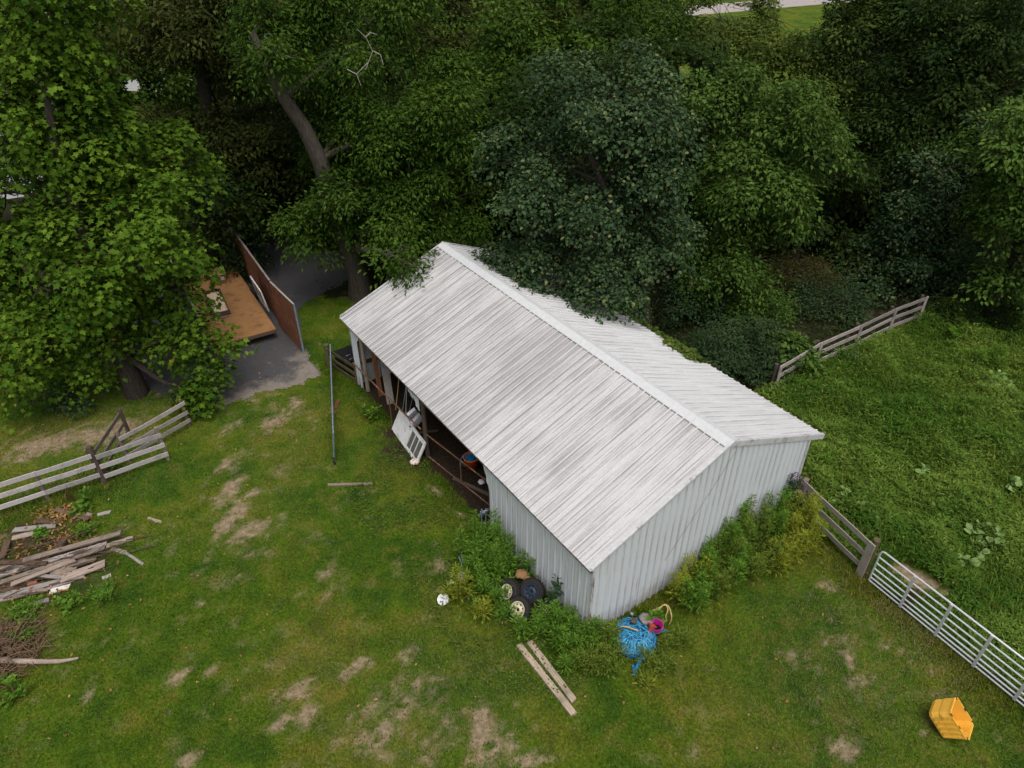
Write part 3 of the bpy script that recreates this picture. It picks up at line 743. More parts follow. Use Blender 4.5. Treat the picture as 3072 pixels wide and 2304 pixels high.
mb = blob(.185, seed=3, squash=.55, flat=True); mb.build('core', M['twine'], tw)
strands(42, .19, .05, .04, 5, dome=.09).build('strand', M['twine'], tw)
mb = MB(); mb.tube([(-.15, .1, .08), (-.24, .12, .06), (-.30, .12, -.05), (-.33, .1, -.09)], .022, 6); mb.build('loose_end', M['twine'], tw)

# half-glazed white door lying on its long edge against the post
d0, d1 = N(*(1000 + 665 * .2653, 980 + 1160 * .2653)), N(*(1000 + 920 * .2653, 980 + 1525 * .2653))
dx = (d1 - d0).normalized(); Ld = 2.03; top_dir = (Vector((.50, .29, 0)).normalized() * .42 + Vector((0, 0, .82))); top_dir.normalize()
# the door's own frame: x along the bottom edge, y up the slab, z out of its face
yv = (top_dir - dx * top_dir.dot(dx)).normalized(); zv = dx.cross(yv)
t = empty('door', d0, 'white half-glazed door leaning on its side against the barn post', 'door')
t.matrix_world = Matrix(((dx.x, yv.x, zv.x, d0.x), (dx.y, yv.y, zv.y, d0.y), (dx.z, yv.z, zv.z, .01), (0, 0, 0, 1)))
W_ = .80; mb = MB()
for a, b, c_, e in ((0, 1.12, 0, W_), (1.12, 1.92, 0, .11), (1.12, 1.92, W_ - .11, W_), (1.92, Ld, 0, W_)):
    mb.box(((a + b) / 2, (c_ + e) / 2, 0), (b - a, e - c_, .042))
mb.build('slab', M['white'], t)
for q in range(3):
    a = 1.12 + q * .2667; mb = MB(); mb.box((a + .133, W_ / 2, 0), (.24, W_ - .22, .008)); mb.build('pane', M['glass'], t)
for q in range(2):
    a = 1.12 + (q + 1) * .2667; mb = MB(); mb.box((a, W_ / 2, .003), (.028, W_ - .22, .04)); mb.build('glazing_bar', M['white'], t)
for sg in (1, -1):
    mb = MB(); mb.lathe([(0, 0), (.018, 0), (.014, .03), (.028, .045), (.03, .06), (.018, .075), (0, .078)], 12, (.98, .74, .02 * sg), Matrix.Diagonal((1, 1, sg)).to_3x3()); mb.build('door_knob', M['brass'], t)
mb = MB(); mb.box((.99, .62, .0215), (.03, .03, .006)); mb.build('deadbolt', M['brass'], t)
# torn white plaster-bag lump at the door's foot
put(blob(.16, seed=15, squash=.42), 'torn_sack', N(1246, 1390), M['rustywhite'], 'torn dirty white sack at the foot of the leaning door', 'sack')

# ================================================================== FENCES AND GATES
def board(par, a, b, mat, w=.14, th=.028, name='board'):
    mb = MB(); a = Vector(a); b = Vector(b); n_ = 4
    d = b - a; off = [Vector((0, 0, rnd.uniform(-.012, .012))) for _ in range(n_ + 1)]
    side = d.cross(Vector((0, 0, 1))).normalized() * th / 2
    vs = []
    for q in range(n_ + 1):
        p = a + d * q / n_ + off[q]; hw = w / 2 * (1 + rnd.uniform(-.06, .06))
        vs += [p - side - Vector((0, 0, hw)), p + side - Vector((0, 0, hw)), p + side + Vector((0, 0, hw)), p - side + Vector((0, 0, hw))]
    fs = [(q * 4 + k_, q * 4 + (k_ + 1) % 4, (q + 1) * 4 + (k_ + 1) % 4, (q + 1) * 4 + k_) for q in range(n_) for k_ in range(4)]
    mb.add(vs, fs + [(3, 2, 1, 0), (n_ * 4, n_ * 4 + 1, n_ * 4 + 2, n_ * 4 + 3)]); return mb.build(name, mat, par)
def post(par, p, h, mat, rad=.07, lean=(0, 0), square=False):
    mb = MB(); p = Vector(p)
    if square: mb.beam(p - Vector((0, 0, .2)), p + Vector((lean[0], lean[1], h)), .13, .11, up=(0, 1, 0))
    else: mb.tube([p - Vector((0, 0, .2)), p + Vector((lean[0] * .5, lean[1] * .5, h * .5)), p + Vector((lean[0], lean[1], h))], [rad * 1.05, rad, rad * .95], 9)
    return mb.build('post', mat, par)
# left: three-board fence nearest the camera
PA, PB, PM = N(314, 1445), N(506, 1380), N(154, 1496)
t = empty('board_fence', PA, 'silver three-board fence nearest the lumber heap at the left edge', 'fence')
O_ = PA.copy(); rl = lambda p: Vector(p) - O_
dirA = (PM - PA).normalized(); PL = PA + dirA * 3.6
post(t, rl(PA), 1.36, M['postdark'], .10, (-.04, .04)); post(t, rl(PB), 1.28, M['post'], .06, (-.06, .05)); post(t, rl(PM + dirA * .1 + Vector((-.02, .06, 0))), 1.05, M['post'], .06); post(t, rl(PL), 1.2, M['post'], .07)
fo = Vector((.05, -.10, 0))
for z_, z2 in ((1.12, 1.16), (.76, .82), (.38, .46)):
    board(t, rl(PA + fo + dirA * .02 + Vector((0, 0, z_))), rl(PM + fo + dirA * .02 + Vector((0, 0, z_ - .02))), M['fencewood'], .15)
    board(t, rl(PM + fo + dirA * .03 + Vector((0, 0, z_ - .02))), rl(PL + fo + Vector((0, 0, z_ - .06))), M['fencewood'], .15)
for z_ in (1.02, .64, .27):
    d_ = (PB - PA).normalized(); board(t, rl(PA + d_ * .07 + fo + Vector((0, 0, z_))), rl(PB + fo + d_ * .06 + Vector((0, 0, z_ + .06))), M['fencewood'], .15)
# second and third panels angled behind it
PC, PD, PE = N(570, 1281), N(388, 1386), N(392, 1310)
t = empty('board_fence', PC, 'grey board fence running from the drive behind the silver fence', 'fence'); O_ = PC.copy()
post(t, rl(PC), 1.05, M['mosswood'], .065, (-.1, .12)); post(t, rl(PD), 1.2, M['post'], .065, (-.05, .06))
d_ = (PC - PD).normalized(); nrm = Vector((d_.y, -d_.x, 0)) * .07
for z_ in (.98, .62, .28):
    board(t, rl(PC + d_ * .06 + nrm + Vector((0, 0, z_ + .02))), rl(PD - d_ * .05 + nrm + Vector((0, 0, z_))), M['oldwood'], .14)
t = empty('board_fence', PE, 'dark short fence panel meeting the thick corner post at the left', 'fence'); O_ = PE.copy()
post(t, rl(PE), 1.1, M['postdark'], .06, (-.04, .04))
for z_ in (.98, .58, .22): board(t, rl(PE + Vector((-.02, -.06, z_))), rl(PA + Vector((-.03, .12, z_ + .06))), M['fencedark'], .13)
# short mossy fence at the barn's far front corner
SL, SR = N(989, 1098), N(1074, 1148)
t = empty('rail_fence', SL, 'short mossy three-rail fence between swung gate and barn corner', 'fence'); O_ = SL.copy()
post(t, rl(SL), .95, M['mosswood'], .10); post(t, rl(SR), .85, M['mosswood'], .075)
for z_ in (.72, .40, .12): board(t, rl(SL + Vector((.04, -.08, z_ + .05))), rl(SR + Vector((.02, -.08, z_ - .02))), M['mosswood'], .13)
# black storage box with two handles behind it
bx = Vector((-6.0, 22.0, 0)); t = empty('storage_box', bx, 'black lidded box with silver handles behind the short mossy fence', 'box', rz=R(-52))
mb = MB(); mb.box((0, 0, .3), (.95, .68, .6)); mb.build('body', M['black'], t)
mb = MB(); mb.box((0, .0, .63), (1.0, .73, .055)); mb.build('lid', M['black'], t)
for x_ in (.12, .40):
    mb = MB(); mb.tube([(x_, -.16, .655), (x_, -.14, .69), (x_, .02, .69), (x_, .04, .655)], .011, 6); mb.build('handle', M['silver'], t)
# swung pipe gate seen along its length, with a wheel under its free end
GW = G(722, 1000); GH = Vector((-6.72, 21.95, 0)); gd = (GH - GW).normalized()
t = empty('pipe_gate', GH, 'blue-grey pipe gate swung open beside the drive, with a small wheel', 'gate'); O_ = GH.copy()
gs = GW + gd * .02; lean_ = Vector((1.73, .39, 15.07)) / 15.07
for z_ in (1.12, .92, .72, .52, .34, .18):
    mb = MB(); mb.tube([rl(GH - gd * .1 + lean_ * (z_ + .02)), rl(gs + lean_ * z_)], .026, 8); mb.build('rail', M['galvdull'], t)
for q in (.02, 1.3, 2.6, 3.9, 5.2):
    p = gs + gd * min(q, (GH - gs).length - .1); mb = MB(); mb.beam(rl(p + lean_ * .16), rl(p + lean_ * 1.14), .03, .05, up=gd); mb.build('stile', M['galvdull'], t)
mw = Matrix.Rotation(R(90), 3, 'X') 
ax = Vector((gd.y, -gd.x, 0)); mwx = ax.to_track_quat('Z', 'Y').to_matrix()
mb = MB(); mb.lathe([(.04, -.03), (.10, -.03), (.115, -.015), (.115, .015), (.10, .03), (.04, .03)], 18, rl(GW + Vector((.03, -.03, .115))), mwx); wh = mb.build('wheel', M['rubber'], t)
mb = MB(); mb.lathe([(0, -.034), (.055, -.034), (.055, .034), (0, .034)], 14, rl(GW + Vector((.03, -.03, .115))), mwx); mb.build('wheel_hub', M['galvdull'], wh)

# right: board fence from barn corner to gate post
FB, FP = BP(-.02, 7.62), N(2578, 1728)
t = empty('board_fence', FP, 'grey three-board fence between the barn corner and the silver gate', 'fence'); O_ = FP.copy()
dF = (FP - FB).normalized(); nF = Vector((dF.y, -dF.x, 0))
post(t, rl(FB + dF * .12 - nF * .12), 1.22, M['post'], .08); post(t, rl(FP - nF * .10), 1.34, M['mosswood'], .095)
mb = MB(); pF = FP + nF * .04; mb.beam(rl(pF + Vector((0, 0, .02))), rl(pF + Vector((0, 0, 1.27))), .21, .035, up=nF); mb.build('post_board', M['shadewood'], t)
FBv = FB + nF * .0
for z_ in (1.16, .76, .34): board(t, rl(FBv + Vector((0, 0, z_))), rl(FP + nF * .01 + Vector((0, 0, z_))), M['shadewood'], .15)
# silver pipe gate
def pipe_gate(a, b, label, rails=(1.27, 1.02, .80, .60, .42, .27, .14), braces=(.25, .5, .75)):
    a = Vector(a); b = Vector(b); t = empty('pipe_gate', a, label, 'gate'); d_ = (b - a).normalized(); L_ = (b - a).length
    loop = [Vector((0, 0, .14)), Vector((0, 0, 1.17)), d_ * .03 + Vector((0, 0, 1.24)), d_ * .10 + Vector((0, 0, 1.27)), d_ * (L_ - .1) + Vector((0, 0, 1.27)), d_ * (L_ - .03) + Vector((0, 0, 1.24)), d_ * L_ + Vector((0, 0, 1.17)), d_ * L_ + Vector((0, 0, .14))]
    mb = MB(); mb.tube(loop, .025, 8); mb.build('frame', M['galv'], t)
    for z_ in rails[1:]:
        mb = MB(); mb.tube([Vector((0, 0, z_)), d_ * L_ + Vector((0, 0, z_))], .0225, 8); mb.build('rail', M['galv'], t)
    n_ = Vector((d_.y, -d_.x, 0))
    for q in braces:
        mb = MB(); mb.beam(d_ * L_ * q + n_ * .03 + Vector((0, 0, .11)), d_ * L_ * q + n_ * .03 + Vector((0, 0, 1.27)), .065, .02, up=n_); mb.build('brace', M['galv'], t)
    for z_ in (.3, 1.05):
        mb = MB(); mb.tube([-d_ * .14 + Vector((0, 0, z_)), d_ * .02 + Vector((0, 0, z_))], .014, 6); mb.build('hinge', M['rustpipe'], t)
    return t
g0 = Vector((9.20, 12.06, 0)); g1 = Vector((11.10, 8.80, 0)); gdir = (g1 - g0).normalized()
pipe_gate(g0, g0 + gdir * 4.88, 'silver galvanised pipe gate running off the right edge of the yard', braces=(.19, .385, .58, .775))
# far fence up the right side of the barn
PF = [Vector((9.2, 20.35, 0)), Vector((11.13, 21.85, 0)), Vector((13.05, 23.05, 0)), Vector((14.9, 24.3, 0)), Vector((16.5, 25.2, 0))]
t = empty('board_fence', PF[1], 'grey three-board fence crossing into the trees right of the barn', 'fence'); O_ = PF[1].copy()
for q, p in enumerate(PF):
    post(t, rl(p + Vector((-.06, .1, 0))), 1.2, M['postdark'], .075); d_ = (PF[min(q + 1, 4)] - PF[max(q - 1, 0)]).normalized(); nn = Vector((d_.y, -d_.x, 0))
    mb = MB(); mb.beam(rl(p + nn * .07 + Vector((0, 0, .05))), rl(p + nn * .07 + Vector((0, 0, 1.22))), .15, .03, up=nn); mb.build('post_board', M['oldwood'], t)
    if q < 4:
        for z_ in (1.12, .74, .34): board(t, rl(p + nn * .04 + Vector((0, 0, z_))), rl(PF[q + 1] + nn * .04 + Vector((0, 0, z_))), M['oldwood'], .15)
# ================================================================== TRAILER BY THE DRIVE
HN = Vector((-9.45, 25.08, 0)); FAR = Vector((-12.75, 30.5, 0)); END = Vector((-8.03, 23.12, 0))
wd = (FAR - HN).normalized(); lf = Vector((-wd.y, wd.x, 0))           # lf points to the trailer's left side
t = empty('wooden_trailer', HN, 'roofless brown plywood trailer with its rear door swung open on the drive', 'trailer'); O_ = HN.copy()
def wallsheet(a, b, z0, z1a, z1b, th, mat, name):
    d_ = (b - a).normalized(); n_ = Vector((-d_.y, d_.x, 0)) * th / 2; mb = MB(); m_ = 10; vs = []
    for q in range(m_ + 1):
        p = a + (b - a) * q / m_; z1 = z1a + (z1b - z1a) * q / m_ + rnd.uniform(-.008, .008)
        vs += [rl(p - n_ + Vector((0, 0, z0))), rl(p + n_ + Vector((0, 0, z0))), rl(p + n_ + Vector((0, 0, z1))), rl(p - n_ + Vector((0, 0, z1)))]
    mb.add(vs, [(q * 4 + k_, q * 4 + (k_ + 1) % 4, q * 4 + 4 + (k_ + 1) % 4, q * 4 + 4 + k_) for q in range(m_) for k_ in range(4)] + [(3, 2, 1, 0), (m_ * 4, m_ * 4 + 1, m_ * 4 + 2, m_ * 4 + 3)])
    return mb.build(name, mat, t)
for q in range(3):
    a = HN + (FAR - HN) * q / 3; b = HN + (FAR - HN) * (q + 1) / 3 - wd * .012; wallsheet(a, b, .30, 2.06, 2.06, .04, M['brownply'], 'wall_panel')
wallsheet(HN - wd * .05, END, .04, 2.02, 2.10, .04, M['brownply'], 'rear_door')
mb = MB(); mb.beam(rl(HN + Vector((0, 0, 2.085))), rl(FAR + Vector((0, 0, 2.085))), .075, .035); mb.build('wall_cap', M['oldwood'], t)
mb = MB(); mb.beam(rl(HN - wd * .08 + Vector((0, 0, 2.05))), rl(END + Vector((0, 0, 2.125))), .065, .035); mb.build('door_cap', M['oldwood'], t)
mb = MB(); mb.beam(rl(END + Vector((.02, -.02, 0))), rl(END + Vector((.02, -.02, 2.13))), .06, .06, up=wd); mb.build('door_edge', M['galvdull'], t)
FR = Vector((-9.25, 24.12, 0)); FWID = 2.45; FLEN = 6.9
fr = FR + lf * .0; frl = fr + lf * FWID
mb = MB(); c4 = [fr, frl, frl + wd * FLEN, fr + wd * FLEN]
mb.hexa([rl(p + Vector((0, 0, .40))) for p in c4] + [rl(p + Vector((0, 0, .455))) for p in c4]); mb.build('floor', M['floorply'], t)
mb = MB(); mb.beam(rl(fr - wd * .02 + Vector((0, 0, .38))), rl(frl - wd * .02 + Vector((0, 0, .38))), .05, .13); mb.build('rear_sill', M['pilebrown'], t)
for q in (.35, 1.25, 2.1):
    mb = MB(); mb.beam(rl(fr + lf * q + wd * .15 + Vector((0, 0, .28))), rl(fr + lf * q + wd * FLEN + Vector((0, 0, .28))), .1, .2); mb.build('chassis_beam', M['hole'], t)
LA, LB = frl + wd * 1.25 + lf * .03, frl + wd * FLEN + lf * .03
wallsheet(LA, LB, .1, 1.02, 1.25, .04, M['black'], 'side_wall')
mb = MB(); mb.beam(rl(LA + Vector((0, 0, 1.04))), rl(LB + Vector((0, 0, 1.27))), .09, .035); mb.build('wall_cap', M['oldwood'], t)
for q in range(6):
    p = LA + wd * (.3 + q * .7) + lf * .035; mb = MB(); mb.beam(rl(p + Vector((0, 0, .12))), rl(p + Vector((0, 0, 1.0))), .05, .03, up=lf); mb.build('stake', M['galvdull'], t)
for sg in (-.08, FWID - .08):
    p = fr + wd * 3.6 + lf * sg; mb = MB(); mb.lathe([(.08, -.1), (.22, -.1), (.32, -.08), (.34, 0), (.32, .08), (.22, .1), (.08, .1)], 18, rl(p + Vector((0, 0, .34))), lf.to_track_quat('Z', 'Y').to_matrix()); mb.build('wheel', M['rubber'], t)
# cargo on the trailer floor
def onfloor(a, b, z=.457): return fr + lf * a + wd * b + Vector((0, 0, z))
wp = HN + wd * 1.35 + lf * .18
t2 = empty('window_sash', wp + Vector((0, 0, .46)), 'white framed window sash leaning against the brown trailer wall', 'window', rz=math.atan2(wd.y, wd.x))
tilt = Matrix.Rotation(R(-8), 3, 'X')
def sash(c_, d_): 
    mb = MB(); mb.box(tilt @ Vector(c_), d_, tilt); return mb
for c_, d_ in (((0, 0, .05), (1.6, .05, .09)), ((0, 0, .93), (1.6, .05, .09)), ((-.76, 0, .49), (.09, .052, .8)), ((.76, 0, .49), (.09, .052, .8)), ((0, 0, .49), (.05, .045, .8))): sash(c_, d_).build('frame', M['white'], t2)
for x_ in (-.37, .37): sash((x_, 0, .49), (.66, .012, .8)).build('pane', M['glass'], t2)
cb = N(658, 845, .457); t2 = empty('cardboard_box', cb, 'brown cardboard box with a white shipping label on the trailer floor', 'box', rz=R(20))
mb = MB(); mb.box((0, 0, .20), (.62, .42, .40)); mb.build('carton', M['card'], t2)
for sg in (-1, 1):
    mb = MB(); mb.beam((-.30, .21 * sg, .40), (.30, .21 * sg, .40), .012, .012); mb.hexa([(-.3, .205 * sg, .402), (.3, .205 * sg, .402), (.3, .36 * sg, .45), (-.3, .36 * sg, .45), (-.3, .205 * sg, .41), (.3, .205 * sg, .41), (.3, .36 * sg, .458), (-.3, .36 * sg, .458)]); mb.build('flap', M['card'], t2)
mb = MB(); mb.box((.18, -.213, .24), (.14, .004, .16)); mb.build('shipping_label', M['whiteplastic'], t2)
put(blob(.22, seed=31, squash=.5), 'grey_bag', N(655, 818, .5), M['galvdull'], 'grey crumpled sheet lying behind the cardboard box on the trailer', 'bag')
put(blob(.16, seed=32, squash=.5), 'pink_cloth', N(640, 806, .5), M['pinkboard'], 'small pink cloth at the back of the trailer floor', 'cloth')
put(blob(.15, seed=33, squash=.6), 'white_bag', N(598, 835, .5), M['whiteplastic'], 'white plastic bag by the trailer side wall', 'bag')
p0, p1, p2, p3 = (N(a, b, .62) for a, b in ((616, 872), (655, 868), (692, 934), (640, 946)))
pc = (p0 + p1 + p2 + p3) / 4; dy_ = ((p2 + p3) - (p0 + p1)).normalized(); yaw = math.atan2(dy_.y, dy_.x)
t2 = empty('drawer', Vector((pc.x, pc.y, .457)), 'shallow wooden drawer with a pale pink bottom on the trailer floor', 'drawer', rz=yaw)
lx, ly = ((p2 + p3) / 2 - (p0 + p1) / 2).length, ((p1 + p2) / 2 - (p0 + p3) / 2).length
lx, ly = min(lx, 2.1), min(ly, 1.1)
mb = MB(); mb.box((0, 0, .08), (lx, ly, .02)); mb.build('bottom', M['pinkboard'], t2)
for c_, d_ in (((lx / 2, 0, .1), (.04, ly + .08, .2)), ((-lx / 2, 0, .1), (.04, ly + .08, .2)), ((0, ly / 2, .1), (lx - .04, .04, .2)), ((0, -ly / 2, .1), (lx - .04, .04, .2))):
    mb = MB(); mb.box(c_, d_); mb.build('side', M['pilebrown'], t2)
mb = MB(); mb.beam((lx / 2 + .12, -ly / 2, .02), (lx / 2 + .14, ly / 2, .02), .1, .03); put(mb, 'lath', Vector((pc.x, pc.y, .46)), M['pilewood'], 'pale slat beside the wooden drawer on the trailer floor', 'slat', rz=yaw)

# ================================================================== THINGS ROUND THE NEAR CORNER
def wheel_thing(p, axis, label, rim, rad=.33, wid=.20, rr=.185):
    axis = Vector(axis).normalized(); t = empty('spare_wheel', Vector(p), label, 'wheel', 'old wheels dumped in the weeds')
    q_ = axis.to_track_quat('Z', 'Y').to_matrix(); h = wid / 2
    mb = MB(); mb.lathe([(rr, -h * .8), (rr + .05, -h), (rad - .05, -h * .95), (rad - .008, -h * .62), (rad, -h * .2), (rad, h * .2), (rad - .008, h * .62), (rad - .05, h * .95), (rr + .05, h), (rr, h * .8)], 30, (0, 0, 0), q_)
    for k_ in range(30):
        a = 2 * math.pi * k_ / 30; e = Vector((math.cos(a), math.sin(a), 0)); s_ = Vector((-math.sin(a), math.cos(a), 0))
        m2 = q_ @ Matrix((e, s_, Vector((0, 0, 1)))).transposed(); mb.box(q_ @ (e * (rad + .002)), (.018, .035, wid * .78), m2)
    mb.build('tyre', M['rubber'], t)
    mb = MB(); mb.lathe([(rr + .006, h * .86), (rr + .002, h * .92), (rr - .014, h * .90), (rr - .022, h * .55), (rr - .05, h * .40), (.095, h * .45), (.075, h * .62), (.045, h * .66), (.042, h * .3)], 26, (0, 0, 0), q_); r_ = mb.build('rim', rim, t)
    mb = MB(); mb.lathe([(0, h * .35), (.043, h * .35)], 14, (0, 0, 0), q_); mb.build('hub_hole', M['hole'], r_)
    for k_ in range(8):
        a = 2 * math.pi * k_ / 8; c_ = Vector((.135 * math.cos(a), .135 * math.sin(a), h * .44)); mb = MB(); mb.lathe([(0, .006), (.02, .004), (.021, -.004)], 8, q_ @ c_, q_); mb.build('lug_hole', M['hole'], r_)
    return t
wheel_thing(N(*(1280 + 1195 * .205, 1560 + 1055 * .205), .30), (-.62, -.42, .66), 'cream slotted wheel leaning at the back left of the dumped tyres', M['cream'])
wheel_thing(N(*(1280 + 1350 * .205, 1560 + 1315 * .205), .28), (-.50, -.50, .70), 'cream ringed wheel at the front of the dumped tyres', M['cream'], rr=.20)
wheel_thing(N(*(1280 + 1540 * .205, 1560 + 1045 * .205), .34), (-.35, -.62, .70), 'black wheel with dark blue rim wedged behind the dumped tyres', M['bluerim'])
wheel_thing(N(*(1280 + 1770 * .205, 1560 + 1370 * .205), .26), (-.30, -.55, .78), 'cream wheel half hidden by weeds nearest the barn corner', M['cream'])
# flat stones behind the wheels
for q, (x_, y_, r_, lb) in enumerate(((1390, 815, .17, 'flat tan stone propped by the barn wall behind the wheels'), (1480, 900, .13, 'smaller tan stone resting on the rearmost dark wheel'))):
    put(blob(r_, seed=40 + q, squash=.5), 'stone', N(1280 + x_ * .205, 1560 + y_ * .205, .25), M['card'], lb, 'stone')
# white bowls and scraps in the weeds at left
def bowl(p, tiltv, rad, mat, label):
    q_ = Vector(tiltv).normalized().to_track_quat('Z', 'Y').to_matrix()
    mb = MB(); mb.lathe([(0, .012), (rad * .45, .02), (rad * .80, .03), (rad * .84, .038), (rad * .97, .036), (rad, .02), (rad, -.03), (rad * .97, -.03), (rad * .95, .015), (0, -.002)], 22, (0, 0, .06), q_)
    return put(mb, 'plastic_dish', p, mat, label, 'lid')
bowl(N(1330, 1803), (-.15, -.35, .92), .155, M['whiteplastic'], 'clean white dented lid at the lawn edge left of the weeds')
bowl(N(1388, 1736, .12), (-.2, -.5, .84), .15, M['rustywhite'], 'rust stained white lid half hidden in the weeds')
mb = MB(); mb.tube([(-.12, 0, .05), (.1, .02, .06)], .03, 8); put(mb, 'pipe_offcut', N(1355, 1755), M['whiteplastic'], 'short white pipe offcut between the two white lids', 'pipe', rz=.2)
mb = MB(); mb.lathe([(0, 0), (.05, 0), (.055, .16), (.02, .22), (.02, .25), (0, .25)], 12, (0, 0, .06), Matrix.Rotation(R(75), 3, 'X')); put(mb, 'bottle', N(1416, 1799), M['green'], 'green plastic bottle lying in the weeds by the wheels', 'bottle', rz=.8)
mb = MB(); mb.tube([(0, 0, 0), (.05, .1, .25), (.02, .12, .4)], .02, 6); mb.tube([(0.05, 0, 0.02), (-.05, .15, .3)], .016, 6); put(mb, 'bent_pipe', N(1383, 1705), M['galvdull'], 'bent grey pipe poking out behind the rusty white lid', 'pipe')
mb = MB(); mb.tube([(0, 0, 0), (.03, 0, .9)], .02, 6); mb.tube([(.12, .02, 0), (.14, .06, .85)], .02, 6); mb.tube([(-.02, 0, .8), (.18, .05, .8)], .016, 6); put(mb, 'steel_rack', B3(4.35, -.22), M['galvdull'], 'blue-grey metal frame leaning at the edge of the open bay', 'frame')
mb = MB(); mb.lathe([(0, 0), (.16, 0), (.24, .09), (.25, .09), (.17, -.01), (0, -.012)], 22, (0, 0, .26), Matrix.Rotation(R(62), 3, 'Y')); put(mb, 'metal_pan', B3(4.62, .12), M['silver'], 'round metal pan on edge at the bay end by the orange tub', 'pan', rz=BA)

# blue twine heap, magenta bucket, ropes
TW = Vector((2.90, 10.42, 0))
t = empty('twine_heap', TW, 'large tangled heap of blue baling twine against the barn gable', 'twine')
mb = blob(.45, n=18, squash=.50, seed=9, flat=True); mb.build('core', M['twine'], t)
strands(70, .54, .07, .10, 11, .010, dome=.24, seg=11).build('strand', M['twine'], t)
strands(48, .52, .10, .13, 12, .009, .35, dome=.24, seg=11).build('strand', M['twinepale'], t)
strands(34, .56, .06, .14, 13, .011, .7, dome=.24, seg=11).build('strand', M['twinedark'], t)
mb = MB(); rr = random.Random(6)
for q in range(46):                       # lengths hanging down the near face
    a = rr.uniform(3.6, 5.7); r0 = .30; x_, y_ = math.cos(a), math.sin(a); w = rr.uniform(-.08, .08)
    mb.tube([(x_ * r0, y_ * r0, .34), (x_ * (r0 + .12) + w * .3, y_ * (r0 + .12), .29), (x_ * (r0 + .2) + w, y_ * (r0 + .2), .14), (x_ * (r0 + .24) + w * 1.2, y_ * (r0 + .24), .02)], .0085, 4, False)
mb.build('hanging_strand', M['twinepale'], t)
tt = [N(1780 + x_ * .211, 1750 + y_ * .211, z_) for x_, y_, z_ in ((690, 1060, .22), (640, 1140, .16), (600, 1230, .12), (585, 1310, .08))]
mb = MB()
for q in range(12):
    mb.tube([p - tt[0] + Vector((rr.uniform(-.04, .04), rr.uniform(-.03, .03), rr.uniform(0, .05))) for p in tt], .009, 4, False)
for q in range(6):
    s_ = N(1780 + 565 * .211, 1750 + 1160 * .211, .15) - tt[0]; mb.tube([s_ + Vector((rr.uniform(-.03, .03), 0, 0)), tt[3] - tt[0] + Vector((rr.uniform(-.03, .03), 0, .02))], .009, 4, False)
mb.tube([tt[0] - tt[0], N(1780 + 740 * .211, 1750 + 1105 * .211, .2) - tt[0]], .011, 4, False)
mb.build('twine_tail', M['twine']).location = tt[0]; tag(bpy.data.objects['twine_tail'], 'loose blue twine strands trailing onto the grass below the heap', 'twine')
mb = MB(); mb.tube([(-.05, 0, 0), (.05, .06, .02), (.12, .02, .01)], .02, 5); put(mb, 'twine_scrap', N(1780 + 1000 * .211, 1750 + 700 * .211, .1), M['twine'], 'small dark blue twine scrap right of the magenta bucket', 'twine')
pb = Vector((3.47, 10.62, 0)); t = empty('bucket', pb, 'bright magenta plastic bucket beside the blue twine heap', 'bucket')
tm = Matrix.Rotation(R(9), 3, 'X') @ Matrix.Rotation(R(-4), 3, 'Y')
mb = MB(); mb.lathe([(0, .01), (.122, .01), (.13, .0), (.140, .24), (.152, .245), (.152, .262), (.141, .265), (.144, .31), (.157, .315), (.157, .34), (.150, .345), (.143, .335), (.122, .03), (0, .03)], 28, (0, 0, .05), tm); mb.build('bucket_wall', M['pink'], t)
mb = MB(); mb.lathe([(0, .10), (.125, .10)], 20, (0, 0, .05), tm); mb.build('dark_water', M['hole'], t)
mb = MB(); hp = [tm @ Vector((.155 * math.cos(a), .155 * math.sin(a) - .01, .30 - .09 * abs(math.sin(a)))) + Vector((0, 0, .05)) for a in [math.pi + math.pi * q / 12 for q in range(13)]]; mb.tube(hp, .005, 5); mb.build('handle', M['silver'], t)
def rope(name, pts, rad, mat, label):
    pts = [N(1780 + x_ * .211, 1750 + y_ * .211, z_) for x_, y_, z_ in pts]; o = Vector(pts[0]); fine = []
    for q in range(len(pts) - 1):
        a0 = pts[max(q - 1, 0)]; a1 = pts[q]; a2 = pts[q + 1]; a3 = pts[min(q + 2, len(pts) - 1)]
        for s_ in range(4):
            u_ = s_ / 4; fine.append(.5 * ((2 * a1) + (a2 - a0) * u_ + (2 * a0 - 5 * a1 + 4 * a2 - a3) * u_ ** 2 + (3 * a1 - a0 - 3 * a2 + a3) * u_ ** 3) - o)
    fine.append(pts[-1] - o); mb = MB(); mb.tube(fine, rad, 6); return put(mb, name, o, mat, label, 'rope')
rope('rope', [(800, 460, .2), (850, 380, .3), (930, 370, .35), (1010, 300, .45), (1075, 340, .45), (1110, 450, .4), (1105, 530, .25), (1075, 585, .1)], .016, M['tan'], 'stiff tan rope arching above the magenta bucket')
rope('rope', [(800, 440, .2), (880, 385, .3), (960, 330, .42), (1030, 310, .45), (1060, 380, .4), (1030, 460, .3), (1040, 530, .15)], .013, M['tan'], 'thinner tan rope looping inside the arched rope')
rope('rope', [(355, 660, .2), (370, 625, .34), (440, 615, .42), (530, 635, .44), (635, 675, .44)], .018, M['tan'], 'orange-tan rope lying across the top left of the twine heap')
rope('rope', [(745, 790, .32), (740, 880, .2), (725, 980, .1), (708, 1080, .04)], .017, M['tan'], 'tan stick-like rope end hanging down right of the twine')
mb = MB(); mb.lathe([(.03, -.12), (.035, -.02), (.10, .08), (.115, .10), (.10, .10), (.03, 0)], 14, (0, 0, .2), Matrix.Rotation(R(-35), 3, 'X') @ Matrix.Rotation(R(25), 3, 'Y')); put(mb, 'funnel', N(1780 + 805 * .211, 1750 + 715 * .211, .12), M['redorange'], 'red-orange funnel between the twine heap and the magenta bucket', 'funnel')
